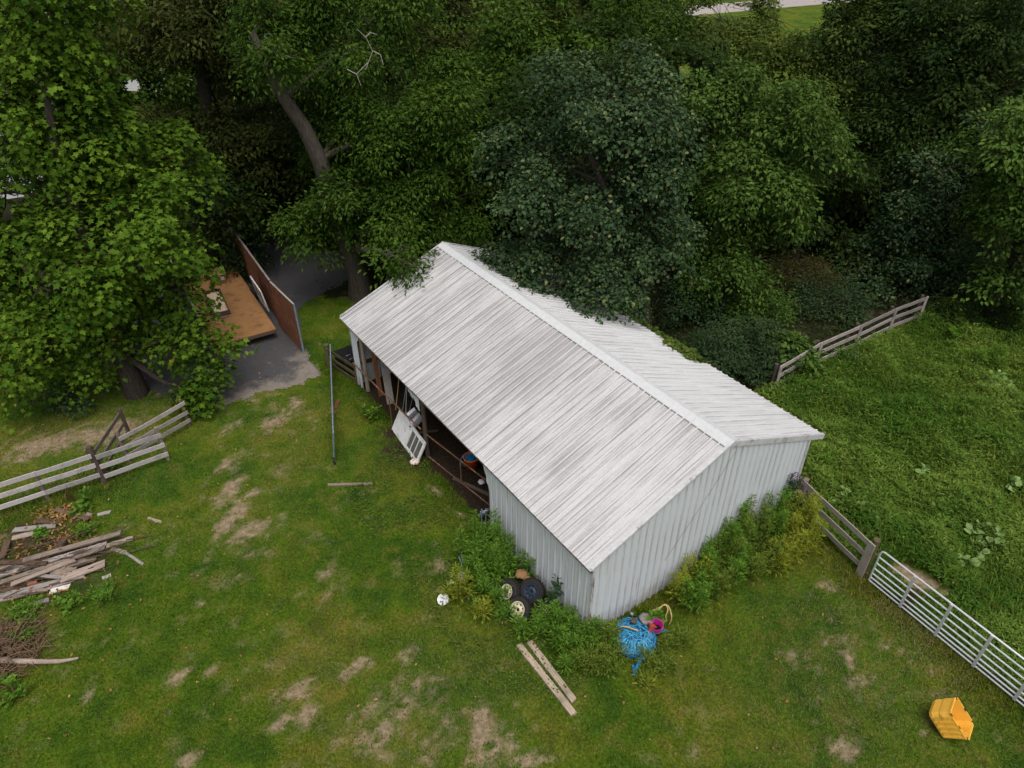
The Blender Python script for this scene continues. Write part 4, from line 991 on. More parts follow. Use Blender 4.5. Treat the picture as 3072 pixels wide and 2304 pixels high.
put(blob(.17, seed=51, squash=.25), 'rag', N(1780 + 750 * .211, 1750 + 520 * .211, .3), M['rag'], 'grey rag on the twine heap beside the magenta bucket', 'rag')
put(blob(.08, seed=52, squash=.35), 'dark_rag', N(1780 + 570 * .211, 1750 + 540 * .211, .38), M['pilebrown'], 'small dark rag on top of the twine heap', 'rag')
put(blob(.055, seed=53, squash=.8), 'can', N(1780 + 545 * .211, 1750 + 450 * .211, .2), M['silver'], 'small pale tin wedged between twine heap and barn wall', 'can')

# yellow tub lying tipped on the lawn
K = np.array([9.0646, 8.0673, .83]); a_ = np.array([.5274, -.5061, -.6824]); b_ = np.array([.6411, .7641, -.0713]); c_ = -np.array([.5575, -.3999, .7275])
base = Vector((K[0] + .25 * a_[0], K[1] + .1, 0)); base = Vector(tuple(K + a_ * .35 + b_ * .27 + c_ * .3)); base.z = 0
t = empty('plastic_tub', base, 'yellow rectangular plastic tub tipped over on the lawn by the gate', 'tub')
LA_, LB_, LC_ = .70, .55, .50
def tp(i_, j_, k_, inset=0.0):           # i along the rim's long side, j along its short side, k into the tub
    tap = .035 * k_
    ii = tap + i_ * (1 - 2 * tap); jj = tap + j_ * (1 - 2 * tap)
    ii = inset + ii * (1 - 2 * inset); jj = inset + jj * (1 - 2 * inset)
    return Vector(tuple(K + a_ * LA_ * ii + b_ * LB_ * jj + c_ * LC_ * k_)) - base
def oct_ring(k_, inset=0.0, ch=.10, wob=0.0):
    pr = [(ch, 0), (1 - ch, 0), (1, ch * 1.2), (1, 1 - ch * 1.2), (1 - ch, 1), (ch, 1), (0, 1 - ch * 1.2), (0, ch * 1.2)]
    return [tp(x_, y_, k_, inset) for x_, y_ in pr]
mb = MB(); rings = [oct_ring(0), oct_ring(0, -.012), oct_ring(.06, -.012), oct_ring(.06, .005), oct_ring(.5, .0), oct_ring(.55, .012), oct_ring(.85, .0), oct_ring(1.0, .04), oct_ring(1.0, .25), oct_ring(1.0, .499)]
rin = [oct_ring(.0, .02), oct_ring(.94, .03), oct_ring(.95, .3), oct_ring(.95, .499)]
def loft(mb, rings):
    n = len(rings[0]); mb.add([p for r_ in rings for p in r_], [(q * n + k_, q * n + (k_ + 1) % n, (q + 1) * n + (k_ + 1) % n, (q + 1) * n + k_) for q in range(len(rings) - 1) for k_ in range(n)])
loft(mb, rings); loft(mb, [oct_ring(0)] + rin)
tubm = simple('weathered_yellow_plastic', (.95, .52, .07), .05, 6, .45, spec=.4, dirt=(.34, .20, .04), dirt_at=(.55, .72))
mb.build('tub_wall', tubm, t)
for q in range(5):                        # moulded ribs on the outer faces
    mb = MB(); f_ = .14 + q * .18
    mb.beam(tp(f_, -.012, .10), tp(f_, -.006, .92), .035, .022, up=Vector(tuple(b_))); mb.build('rib', tubm, t)
for i_, j_ in ((.07, .02), (.5, .015), (.93, .05), (.03, .9), (.5, .985), (.93, .96)):
    mb = MB(); p = tp(i_, j_, -.004); ax_ = Vector(tuple(a_)); mb.beam(p - ax_ * .035, p + ax_ * .035, .022, .012, up=Vector(tuple(-c_))); mb.build('rim_slot', M['hole'], t)
mb = MB(); q0 = [tp(.55, .15, .93, .0), tp(.95, .1, .90, 0), tp(.93, .85, .72, 0), tp(.6, .8, .80, 0)]; mb.hexa([Vector(p) for p in q0] + [Vector(p) - Vector(tuple(c_)) * .015 for p in q0]); mb.build('broken_flap', M['yellow'], t)

# two long planks on the lawn below the corner
def lie(name, p, q, w, th, mat, label, cat, group=None, z=.0, lift=(0, 0)):
    p = Vector(p); q = Vector(q); c_ = (p + q) / 2; L_ = (q - p).length; yaw = math.atan2((q - p).y, (q - p).x); mb = MB(); n_ = 5; vs = []
    for s_ in range(n_ + 1):
        f_ = s_ / n_; x_ = (f_ - .5) * L_; zz = z + lift[0] * (1 - f_) + lift[1] * f_ + rnd.uniform(-.004, .004); hw = w / 2 * (1 + rnd.uniform(-.07, .05)); sk = rnd.uniform(-.006, .006)
        e = rnd.uniform(-.02, .02) if s_ in (0, n_) else 0
        vs += [(x_ + e, -hw + sk, zz), (x_ - e, hw + sk, zz), (x_ - e, hw + sk, zz + th), (x_ + e, -hw + sk, zz + th)]
    mb.add(vs, [(s_ * 4 + k_, s_ * 4 + (k_ + 1) % 4, s_ * 4 + 4 + (k_ + 1) % 4, s_ * 4 + 4 + k_) for s_ in range(n_) for k_ in range(4)] + [(3, 2, 1, 0), (n_ * 4, n_ * 4 + 1, n_ * 4 + 2, n_ * 4 + 3)])
    return put(mb, name, c_, mat, label, cat, group, yaw)
lie('plank', N(1557, 1938), N(1722, 2146), .15, .07, M['plank'], 'long grey plank on the lawn, the left of two side by side', 'plank')
lie('plank', N(1588, 1928), N(1722, 2106), .15, .07, M['plank'], 'long grey plank on the lawn, the right of two side by side', 'plank')
lie('plank', N(984, 1456), N(1117, 1453), .085, .045, M['pilewood'], 'short pale plank alone on the lawn near the swung gate', 'plank')
lie('stick', N(444, 1555), N(485, 1568), .075, .03, M['pilewood'], 'short pale wood scrap alone on the grass above the lumber heap', 'scrap')
lie('plank', N(336, 1648), N(378, 1660), .12, .035, M['pilewood'], 'broken pale plank end beside the lumber heap', 'plank')
lie('plank', N(376, 1659), N(430, 1694), .07, .03, M['oldwood'], 'narrow grey plank end sticking out right of the lumber heap', 'plank')
lie('plank', N(1004, 1228), N(1015, 1200), .12, .03, M['brownply'], 'short red-brown scrap board in the shade beside the swung gate', 'plank')

# lumber heap at the left edge
LZ = lambda x_, y_: (x_ * .205, 1480 + y_ * .205)
grp = 'old boards in the lumber heap'
heap = [  # ends in survey pixels, width, height, material, label
    ((340, 990), (1770, 580), .16, .20, 'pilewood', 'long pale board, topmost and farthest to the right in the lumber heap'),
    ((10, 1310), (1540, 800), .13, .12, 'pilewood', 'long pale batten running below the topmost heap board'),
    ((165, 1340), (1100, 980), .13, .18, 'pilewood', 'pale batten with a cut white end in the middle of the heap'),
    ((0, 1210), (1560, 740), .15, .08, 'oldwood', 'split grey board between the two pale battens'),
    ((0, 1510), (1240, 1200), .16, .05, 'oldwood', 'long grey board along the lower edge of the heap'),
    ((0, 1570), (720, 1400), .15, .03, 'pilewood', 'lowest pale board at the left edge of the picture'),
    ((900, 1260), (1540, 1030), .26, .09, 'pilewood', 'wide pale board end at the right of the heap'),
    ((700, 1400), (1220, 1215), .13, .03, 'oldwood', 'thin grey board under the wide pale board end'),
    ((740, 1440), (1020, 1375), .17, .02, 'rustywhite', 'white painted board stub at the bottom of the heap'),
    ((0, 1015), (690, 1030), .15, .16, 'pilebrown', 'dark brown board lying across the left of the heap'),
    ((0, 1110), (420, 1040), .14, .12, 'pilewood', 'pale board under the dark brown cross board'),
    ((1560, 780), (1950, 660), .16, .04, 'pilewood', 'frayed board end nearest the lawn at the heap top'),
    ((180, 665), (640, 560), .17, .05, 'pilewood', 'pale plank at the upper left with a joint in it'),
    ((200, 545), (820, 480), .17, .04, 'oldwood', 'grey-brown plank above the jointed pale plank'),
    ((520, 410), (890, 425), .18, .07, 'pilebrown', 'dark plank beside the wood chips'),
    ((820, 240), (1300, 380), .15, .08, 'pilebrown', 'dark plank slanting down over the wood chips'),
    ((840, 820), (970, 640), .16, .12, 'pilebrown', 'short dark board propped upright in the heap'),
    ((20, 960), (120, 690), .17, .10, 'pilebrown', 'dark brown board end crossing at the left edge'),
    ((560, 1210), (900, 1240), .10, .10, 'oldwood', 'short grey slat in the middle of the heap'),
    ((0, 1450), (560, 1250), .24, .02, 'pilebrown', 'wide dark board buried low in the heap'),
    ((1220, 330), (1350, 300), .16, .03, 'pilewood', 'small pale scrap right of the wood chips'),
    ((1430, 320), (1620, 280), .12, .02, 'oldwood', 'small grey scrap farthest up the grass'),
    ((1500, 1250), (1630, 1200), .10, .02, 'oldwood', 'weathered scrap in the grass below the wide board'),
    ((480, 1640), (720, 1560), .12, .01, 'oldwood', 'lone grey scrap below the heap in tall grass'),
]
for p, q, w, z_, mt, lb in heap:
    lie('board', N(*LZ(*p), z_), N(*LZ(*q), z_), w, .035, M[mt], lb, 'board', grp, z=z_)
    o = COL.objects[-1] if False else None
for o in [o for o in COL.objects if o.get('group') == grp]: o.location.z = 0
mb = MB(); vs = []; rr = random.Random(3)
n_ = 16
for a in range(3):
    for b in range(n_):
        th = 6.283 * b / n_; r_ = (0, .6, 1)[a] * (.42 + .12 * math.sin(th * 3 + 1) + rr.uniform(-.05, .05)); vs.append((r_ * 1.35 * math.cos(th), r_ * .6 * math.sin(th), (.16, .14, .10)[a] + rr.uniform(-.02, .02)))
mb.add(vs, [(a * n_ + b, (a + 1) * n_ + b, (a + 1) * n_ + (b + 1) % n_, a * n_ + (b + 1) % n_) for a in range(2) for b in range(n_)])
put(mb, 'plaster_slab', N(*LZ(1010, 1110)), M['pilewood'], 'jagged pale slab of rotted wood lying on the heap', 'slab', rz=.35)
mb = MB(); mb.box((0, 0, .03), (.21, .10, .065)); put(mb, 'brick', N(*LZ(480, 1320), .08), simple('old_brick', (.34, .14, .09), .3, 14, .9), 'broken pinkish brick low in the lumber heap', 'brick', rz=.5)
# loose wood chips around the heap
cn = 900; cx = []; 
for (px, py, s_, k_) in ((950, 320, .42, 300), (300, 900, .8, 250), (900, 720, .35, 160), (500, 1300, .8, 190)):
    c0 = N(*LZ(px, py)); a = rng.normal(0, s_, (k_, 2)) * np.array([1.1, .6]); cx.append(np.column_stack([c0.x + a[:, 0], c0.y + a[:, 1], rng.uniform(.02, .12, k_)]))
cx = np.concatenate(cx); k_ = len(cx)
Nn = rng.normal(0, .5, (k_, 3)) + np.array([0, 0, 1]); D = rng.normal(0, 1, (k_, 3))
tag(link('wood_chips', leaf_mesh('wood_chips', cx, Nn, D, rng.uniform(.06, .18, k_), rng.uniform(.03, .07, k_), 'diamond', F['dry'])), 'rotted wood chips littered through the lumber heap', kind='stuff')

ds = np.array([1.0, .32]); ds /= np.linalg.norm(ds); k_ = 260; c0 = N(*LZ(620, 1080)); al = rng.normal(0, .9, k_); ac = rng.normal(0, .42, k_)
C = np.column_stack([c0.x + ds[0] * al - ds[1] * ac, c0.y + ds[1] * al + ds[0] * ac, rng.uniform(.03, .15, k_)]); D = np.column_stack([np.full(k_, ds[0]), np.full(k_, ds[1]), np.zeros(k_)]) + rng.normal(0, .14, (k_, 3)) * np.array([1, 1, .3])
tag(link('splinters', leaf_mesh('splinters', C, rng.normal(0, .35, (k_, 3)) + np.array([0, 0, 1]), D, rng.uniform(.25, 1.0, k_), rng.uniform(.02, .05, k_), 'bent', M['pilebrown'])), 'thin split slivers of wood lying through the lumber heap', kind='stuff')
# brush heap with a pale log at the lower left
bc = N(35, 1960); mb = MB(); rr = random.Random(8)
for q in range(520):
    a = rr.uniform(0, 6.28); r_ = rr.random() ** .6 * .95; p = Vector((r_ * math.cos(a) - .25, r_ * math.sin(a), .05 + .50 * (1 - r_ / 1.0) * rr.random())); h = rr.uniform(0, 6.28); L_ = rr.uniform(.2, .7)
    pts = [p]
    for s_ in range(3): h += rr.uniform(-.4, .4); pts.append(pts[-1] + Vector((math.cos(h) * L_ / 3, math.sin(h) * L_ / 3, rr.uniform(-.05, .06))))
    for p_ in pts: p_.z = max(.01, p_.z)
    mb.tube(pts, [rr.uniform(.006, .016)] * 3 + [.004], 4, False)
t = empty('brush_heap', bc, 'tangled brown heap of dead twigs at the lower left edge', 'brush heap'); mb.build('twig', M['drystem'], t)['kind'] = 'stuff'
def log(pts, rad, mat, label):
    o = Vector(pts[0]); mb = MB(); mb.tube([Vector(p) - o for p in pts], rad, 9); return put(mb, 'log', o, mat, label, 'log')
log([N(-30, 1978, .12), N(60, 1984, .14), N(130, 1985, .08), N(180, 1984, .05), N(236, 1974, .05)], [.075, .07, .06, .05, .03], M['pilewood'], 'pale barkless log pointing right out of the brush heap')
log([N(-20, 1890, .12), N(25, 1945, .12), N(40, 1962, .06)], [.07, .06, .03], M['oldwood'], 'short split log above the pale barkless log')
# sticks on the lawn
lie('stick', N(400, 1850), N(392, 1905), .015, .015, M['drystem'], 'thin dry stick standing out on the bright lawn', 'stick')

# ================================================================== DISTANT BUILDINGS
def house(p, w, d_, h, roofh, yaw, label, name='white_house'):
    t = empty(name, p, label, 'house', rz=yaw)
    mb = MB()
    for q in range(int(h / .2)):
        for sy in (-1, 1): mb.box((0, sy * d_ / 2, q * .2 + .1), (w, .05, .192))
    mb.box((0, 0, h / 2), (w - .06, d_ - .06, h)); mb.build('siding', M['whitehouse'], t)
    mb = MB()
    for sx in (-1, 1): mb.add([(sx * w / 2, -d_ / 2, h), (sx * w / 2, d_ / 2, h), (sx * w / 2, 0, h + roofh - .05)], [(0, 1, 2)])
    mb.build('gable', M['whitehouse'], t)
    for sy in (-1, 1):
        mb = MB(); a = [(-w / 2 - .3, sy * (d_ / 2 + .35), h - .15), (w / 2 + .3, sy * (d_ / 2 + .35), h - .15), (w / 2 + .3, 0, h + roofh), (-w / 2 - .3, 0, h + roofh)]
        mb.hexa(a + [(x_, y_, z_ + .1) for x_, y_, z_ in a]); mb.build('roof', M['shingle'], t)
    for x_ in (-w * .3, w * .1, w * .35):
        mb = MB(); mb.box((x_, -d_ / 2 - .03, h * .55), (1.0, .06, 1.3)); wf = mb.build('window', M['white'], t)
        mb = MB(); mb.box((x_, -d_ / 2 - .065, h * .55), (.82, .02, 1.12)); mb.build('pane', M['glass'], wf)
    return t
house(Vector((-29.8, 42.4, 0)), 10, 7, 3.0, 2.4, R(25), 'white sided house glimpsed through the trees at the left edge')
house(Vector((-33.0, 67.8, 0)), 10, 8, 5.0, 2.4, R(-10), 'pale tall house glimpsed through the upper left foliage', 'pale_house')
# ================================================================== TREES
def in_view(P, mx=140, my=140):
    d = P - np.array([0, 0, CAM_H]); q = d @ FW; px = (1536 + FPX * (d @ RT2) / q) / SP; py = (1152 - FPX * (d @ UP2) / q) / SP
    return (q > 1) & (px > -mx) & (px < 2212 + mx) & (py > -my) & (py < 1659 + my)
def crown_leaves(lobes, per_m2, leaf, clump, flat=.45, droop=.5, seed=1, gaps=(), inner=.25):
    g = np.random.default_rng(seed); Cs = []; Ns = []; Ds = []; Ts = []; Ls = []; Fc = []
    for (c, r) in lobes:
        c = np.array(c); r = np.array(r, float)
        area = 4 * math.pi * ((r[0] * r[1]) ** 1.6 / 3 + (r[0] * r[2]) ** 1.6 / 3 + (r[1] * r[2]) ** 1.6 / 3) ** (1 / 1.6)
        nl = int(area * per_m2); k = int(30 * (clump / .55) ** 2) + 6; nc = max(6, nl // k)
        d = unit(g.normal(0, 1, (nc * 2, 3)))
        d = d[(d[:, 2] > -.55) | (g.random(len(d)) < .45)][:nc]; nc = len(d)
        # boughs: rounded masses of clumps with dark gaps between them, a few clumps filling the inside
        rm = float(r.mean()); nb = int(np.clip(4 * math.pi * rm * rm / (math.pi * (.40 * rm) ** 2) * .80, 7, 24))
        bd = unit(g.normal(0, 1, (nb * 2, 3))); bd = bd[(bd[:, 2] > -.5) | (g.random(len(bd)) < .4)][:nb]; nb = len(bd)
        bc = c + bd * r * g.uniform(.58, .92, nb)[:, None]; br = rm * .40 * g.uniform(.65, 1.3, nb)
        pick = g.choice(nb, nc, p=br ** 2 / (br ** 2).sum())
        e = unit(bd[pick] * .55 + np.array([0, 0, .35]) + g.normal(0, .62, (nc, 3)))
        cc = bc[pick] + e * (br[pick] * g.uniform(.62, 1.08, nc))[:, None] * np.array([1, 1, .8])
        fill = g.random(nc) < inner * .8
        cc = np.where(fill[:, None], c + d * r * g.uniform(.2, .7, nc)[:, None], cc)
        d = np.where(fill[:, None], d, e); btint = g.normal(0, .13, nb)[pick]
        sz = clump * g.uniform(.6, 1.45, nc)
        axis = unit(d * .75 + np.array([0, 0, .75]) + g.normal(0, .22, (nc, 3)))
        t1 = unit(np.cross(axis, np.array([.31, .77, .11]))); t2 = np.cross(axis, t1)
        a = g.uniform(0, 2 * math.pi, (nc, k)); q = np.sqrt(g.random((nc, k)))
        rad = t1[:, None, :] * np.cos(a)[..., None] + t2[:, None, :] * np.sin(a)[..., None]
        P = cc[:, None, :] + rad * (q * sz[:, None])[..., None] - axis[:, None, :] * (q ** 2 * sz[:, None] * flat)[..., None] + g.normal(0, .09, (nc, k, 3)) * sz[:, None, None] * 1.6
        Dd = rad + np.array([0, 0, -droop]) + g.normal(0, .35, (nc, k, 3)); Nn = axis[:, None, :] * 1.0 + np.array([0, 0, .35]) + rad * .25 + g.normal(0, .42, (nc, k, 3))
        tn = np.clip(.48 + btint[:, None] + g.normal(0, .14, (nc, 1)) + g.normal(0, .2, (nc, k)), 0, 1)
        vd = unit(np.array([0, 0, CAM_H]) - c); face = np.clip(1.35 + 2.4 * (((cc - c) / r) @ vd), .12, 1)      # thin the far side, which no near viewpoint sees
        Fc.append(np.repeat(face, k)); Cs.append(P.reshape(-1, 3)); Ds.append(Dd.reshape(-1, 3)); Ns.append(Nn.reshape(-1, 3)); Ts.append(tn.ravel())
    C, Nn, D, T, FACE = map(np.concatenate, (Cs, Ns, Ds, Ts, Fc))
    keep = in_view(C, 180, 150) & (C[:, 2] > .15) & (FACE > g.random(len(C)))
    if gaps:
        d = C - np.array([0, 0, CAM_H]); q = d @ FW; px = (1536 + FPX * (d @ RT2) / q) / SP; py = (1152 - FPX * (d @ UP2) / q) / SP
        for gx_, gy_, ra, rb in gaps: keep &= (((px - gx_) / ra) ** 2 + ((py - gy_) / rb) ** 2) > .5 + 1.1 * vnoise(C[:, 0] * 1.7, C[:, 2] * 1.7, 5) - .35 * (g.random(len(C)) < .3)
    return C[keep], Nn[keep], D[keep], T[keep]
GAPS = [(285, 182, 17, 20), (30, 425, 26, 14), (14, 462, 16, 24), (1560, 28, 70, 18), (1725, 25, 55, 50), (1480, 150, 22, 22)]
def tree(base, lobes, label, leafmat, shape='diamond', L=.16, W=.10, per_m2=170, clump=.55, trunk=None, r0=.28, bark='barkgrey', name='tree', seed=1, droop=.5, flat=.45, gaps=(), group=None, cat='tree', inner=.25, twigs=10):
    base = Vector(base); t = empty(name, base, label, cat, group)
    cs = [np.array(c) for c, r in lobes]; top = max(c[2] + r[2] * .6 for c, r in lobes)
    rr = random.Random(seed)
    if trunk is None:
        cxy = np.mean(cs, axis=0); trunk = [base + Vector((0, 0, -.3))]
        for q in range(1, 7):
            f_ = q / 6; trunk.append(Vector((base.x + (cxy[0] - base.x) * f_ ** 1.5 + rr.uniform(-.12, .12), base.y + (cxy[1] - base.y) * f_ ** 1.5 + rr.uniform(-.12, .12), top * .82 * f_)))
    trunk = [Vector(p) for p in trunk]
    mb = MB(); n = len(trunk); rad = [r0 * (1.25 if q == 0 else 1) * (1 - .8 * q / (n - 1)) + .02 for q in range(n)]
    mb.tube([p - base for p in trunk], rad, 10); mb.build('trunk', M[bark], t)
    for li, (c, r) in enumerate(lobes):
        c = Vector(c); k_ = min(range(n), key=lambda q: (trunk[q] - c).length + (0 if trunk[q].z < c.z else 3))
        s = trunk[max(1, k_)]; rs = rad[max(1, k_)] * .42; mid = (s + c) / 2 + Vector((rr.uniform(-.3, .3), rr.uniform(-.3, .3), rr.uniform(.0, .5)))
        mb = MB(); mb.tube([s - base, mid - base, c - base, c + (c - mid) * .5 - base], [rs, rs * .7, rs * .4, .015], 7)
        for q in range(twigs):
            d_ = Vector((rr.gauss(0, 1), rr.gauss(0, 1), rr.gauss(.3, .8))).normalized(); e = c + Vector((d_.x * r[0], d_.y * r[1], d_.z * r[2])) * .92; o_ = mid + (c - mid) * rr.uniform(.2, 1)
            m_ = (o_ + e) / 2 + Vector((rr.uniform(-.2, .2), rr.uniform(-.2, .2), rr.uniform(-.1, .3))); mb.tube([o_ - base, m_ - base, e - base], [rs * .3 + .008, rs * .18 + .006, .005], 5, False)
        mb.build('limb', M[bark], t)
    C, Nn, D, T = crown_leaves(lobes, per_m2, L, clump, flat, droop, seed, gaps, inner)
    k = len(C); g = np.random.default_rng(seed + 50); s_ = g.uniform(.5, 1.35, k)
    me = leaf_mesh('crown', C - np.array(base), Nn, D, L * s_, W * s_, shape, leafmat, T, g.random(k))
    o = link('crown', me, t); o['kind'] = 'stuff'; return t
V3 = lambda px, py, Y: tuple(AT(px, py, Y))

tree(G(297, 850), [(V3(150, 545, 20.6), (2.6, 2.0, 1.9)), (V3(330, 492, 20.8), (1.65, 1.5, 1.5)), (V3(418, 775, 20.1), (1.25, 1.0, 1.3)), (V3(395, 612, 20.9), (.95, .8, .75)), (V3(430, 700, 20.4), (.75, .6, .55)), (V3(70, 735, 19.9), (2.1, 1.5, 1.7)), (V3(235, 700, 21.3), (2.1, 1.6, 1.6)), (V3(245, 600, 21.5), (2.1, 1.6, 1.5)), (V3(425, 865, 19.6), (.45, .4, .4)),
     (V3(110, 270, 22.0), (2.0, 1.8, 1.5)), (V3(30, 240, 22.5), (2.2, 1.8, 1.6)), (V3(110, 70, 23.5), (3.2, 2.4, 2.3)), (V3(-60, 420, 21.5), (1.7, 1.8, 2.0)), (V3(330, 380, 24.0), (2.4, 1.8, 1.5)), (V3(150, 340, 21.4), (1.2, .9, 1.0)), (V3(-10, 585, 20.4), (1.3, 1.1, 1.3))],
     'broad tulip tree at the left with bright lobed leaves, some turned yellow', F['tulip'], 'lobed', .17, .16, 100, .62, r0=.34, bark='barkdark', name='tulip_tree', seed=3, gaps=GAPS, flat=.5)
T2 = [G(780, 640) - Vector((0, 0, .3)), AT(775, 600, 27.45), AT(755, 540, 27.3), AT(722, 440, 27.0), AT(690, 345, 26.8), AT(655, 272, 26.6), AT(612, 210, 26.4), AT(575, 140, 26.4), AT(545, 70, 26.6)]
tree(G(780, 640), [(V3(690, 488, 26.8), (1.45, 1.1, 1.2)), (V3(870, 460, 26.6), (2.3, 1.8, 2.2)), (V3(905, 270, 27.8), (2.6, 2.2, 2.3)), (V3(820, 80, 28.5), (3.0, 2.4, 2.4)), (V3(872, 565, 22.9), (.95, .8, .5)), (V3(735, 425, 26.2), (1.2, .9, 1.0)), (V3(590, 120, 25.6), (1.1, .8, .8)), (V3(970, 440, 28.0), (1.9, 1.6, 2.2)), (V3(620, 40, 28.5), (2.4, 2.0, 2.0)), (V3(780, 300, 29.2), (2.4, 1.8, 2.2))],
     'tall leaning tree with a thick bare forked trunk by the barn end', F['locust'], 'diamond', .18, .08, 205, .6, trunk=T2, r0=.48, name='leaning_tree', seed=5, gaps=GAPS, droop=.8, flat=.6)
lt = [o for o in COL.objects if o.name == 'leaning_tree'][0]; mb = MB(); db = AT(770, 130, 26.0)
for pts in (((790, 150), (805, 110), (790, 80), (770, 62)), ((805, 110), (822, 118), (828, 140)), ((790, 80), (800, 70), (815, 75)), ((795, 135), (770, 160), (780, 185)), ((770, 160), (750, 150))):
    mb.tube([AT(a, b, 25.6) - lt.location for a, b in pts], [.016, .013, .009, .005][:len(pts)], 5, False)
mb.build('dead_branch', M['oldwood'], lt)
tree(BP(8.3, 9.9), [(V3(1275, 450, 23.0), (2.9, 2.6, 2.9)), (V3(1290, 240, 23.4), (2.3, 1.9, 2.0)), (V3(1165, 545, 22.8), (1.7, 1.5, 1.3)), (V3(1415, 540, 22.6), (1.5, 1.4, 1.5)), (V3(1290, 610, 21.4), (1.6, .9, .75)), (V3(1160, 360, 23.4), (1.6, 1.5, 1.6)), (V3(1400, 330, 23.6), (1.6, 1.5, 1.8)), (V3(1165, 628, 21.2), (.9, .6, .45)), (V3(1100, 575, 22.8), (1.2, .9, .7)), (V3(1310, 655, 20.4), (1.2, .6, .45))],
     'dense dark blue-green pear tree overhanging the back roof of the barn', F['pear'], 'oval', .12, .095, 190, .45, r0=.24, bark='barkdark', name='pear_tree', seed=7, droop=.3, flat=.35)
tree((7.9, 26.6, 0), [(V3(1620, 420, 26.5), (2.2, 1.9, 2.4)), (V3(1690, 290, 27.0), (1.9, 1.7, 1.9)), (V3(1560, 230, 28.2), (2.0, 1.8, 1.9)), (V3(1590, 570, 26.0), (1.9, 1.6, 1.6)), (V3(1690, 440, 26.4), (1.3, 1.3, 1.6)), (V3(1500, 470, 27.5), (1.4, 1.4, 2.0))],
     'silvery green maple standing just right of the dark pear tree', F['maple'], 'diamond', .18, .09, 195, .6, r0=.22, name='maple_tree', seed=9, droop=.75, flat=.6)
tree((11.8, 38.5, 0), [(V3(1590, 100, 38), (2.6, 2.2, 1.9)), (V3(1650, 30, 39), (2.6, 2.2, 1.7)), (V3(1530, 40, 38.5), (1.5, 1.6, 1.8)), (V3(1690, 130, 36), (1.8, 1.6, 1.5)), (V3(1790, 130, 35), (2.0, 1.8, 2.2)), (V3(1760, 250, 34), (1.9, 1.7, 1.9))],
     'thin loose-crowned tree in front of the far road at the upper right', F['light'], 'diamond', .20, .11, 90, .65, r0=.2, bark='barkdark', name='loose_tree', seed=12, gaps=GAPS[3:], droop=.6, twigs=14)
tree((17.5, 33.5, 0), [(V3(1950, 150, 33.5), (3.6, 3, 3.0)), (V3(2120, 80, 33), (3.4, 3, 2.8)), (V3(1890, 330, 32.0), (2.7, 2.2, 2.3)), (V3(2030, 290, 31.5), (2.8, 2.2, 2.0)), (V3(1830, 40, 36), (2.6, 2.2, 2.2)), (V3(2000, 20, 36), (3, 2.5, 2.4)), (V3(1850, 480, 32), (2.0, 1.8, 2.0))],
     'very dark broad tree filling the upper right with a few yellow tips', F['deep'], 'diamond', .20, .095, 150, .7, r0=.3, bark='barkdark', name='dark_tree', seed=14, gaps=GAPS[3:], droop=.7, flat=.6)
tree((15.6, 28.6, 0), [(V3(1985, 500, 28.6), (2.4, 2, 2.4)), (V3(2060, 350, 29.2), (2.1, 1.8, 1.9)), (V3(1900, 590, 28.0), (1.9, 1.5, 1.3)), (V3(2030, 610, 27.6), (1.8, 1.4, 1.1))],
     'dark pear tree over the far end of the right board fence', F['pear'], 'oval', .13, .09, 150, .5, r0=.2, bark='barkdark', name='pear_tree', seed=16, droop=.3)
tree((19.6, 25.5, 0), [(V3(2195, 300, 25.5), (1.5, 1.6, 1.8)), (V3(2200, 470, 25), (1.3, 1.4, 1.5)), (V3(2195, 600, 24.6), (1.2, 1.2, 1.0)), (V3(2290, 450, 25), (2.2, 2, 3.0))],
     'green maple cut by the right edge of the picture', F['maple'], 'diamond', .19, .11, 150, .55, r0=.22, bark='barkdark', name='maple_tree', seed=18, droop=.7)
tree((-13.0, 33.0, 0), [(V3(440, 60, 32.5), (3.0, 2.6, 2.0)), (V3(330, 90, 33.5), (2.4, 2.2, 2.0)), (V3(520, 170, 33.5), (2.0, 1.8, 1.8)), (V3(540, 330, 33), (2.6, 2.0, 2.0)), (V3(395, 290, 31.5), (2.0, 1.6, 1.6)), (V3(560, 30, 34), (2.2, 2, 1.8))],
     'tall tree with a straight dark trunk behind the tulip tree', F['olive'], 'diamond', .21, .10, 140, .65, trunk=[Vector((-13.6, 33, -.3)), AT(462, 260, 33), AT(445, 200, 33), AT(430, 120, 33), AT(425, 40, 33)], r0=.5, bark='barkdark', name='straight_tree', seed=20, gaps=GAPS, droop=.7)
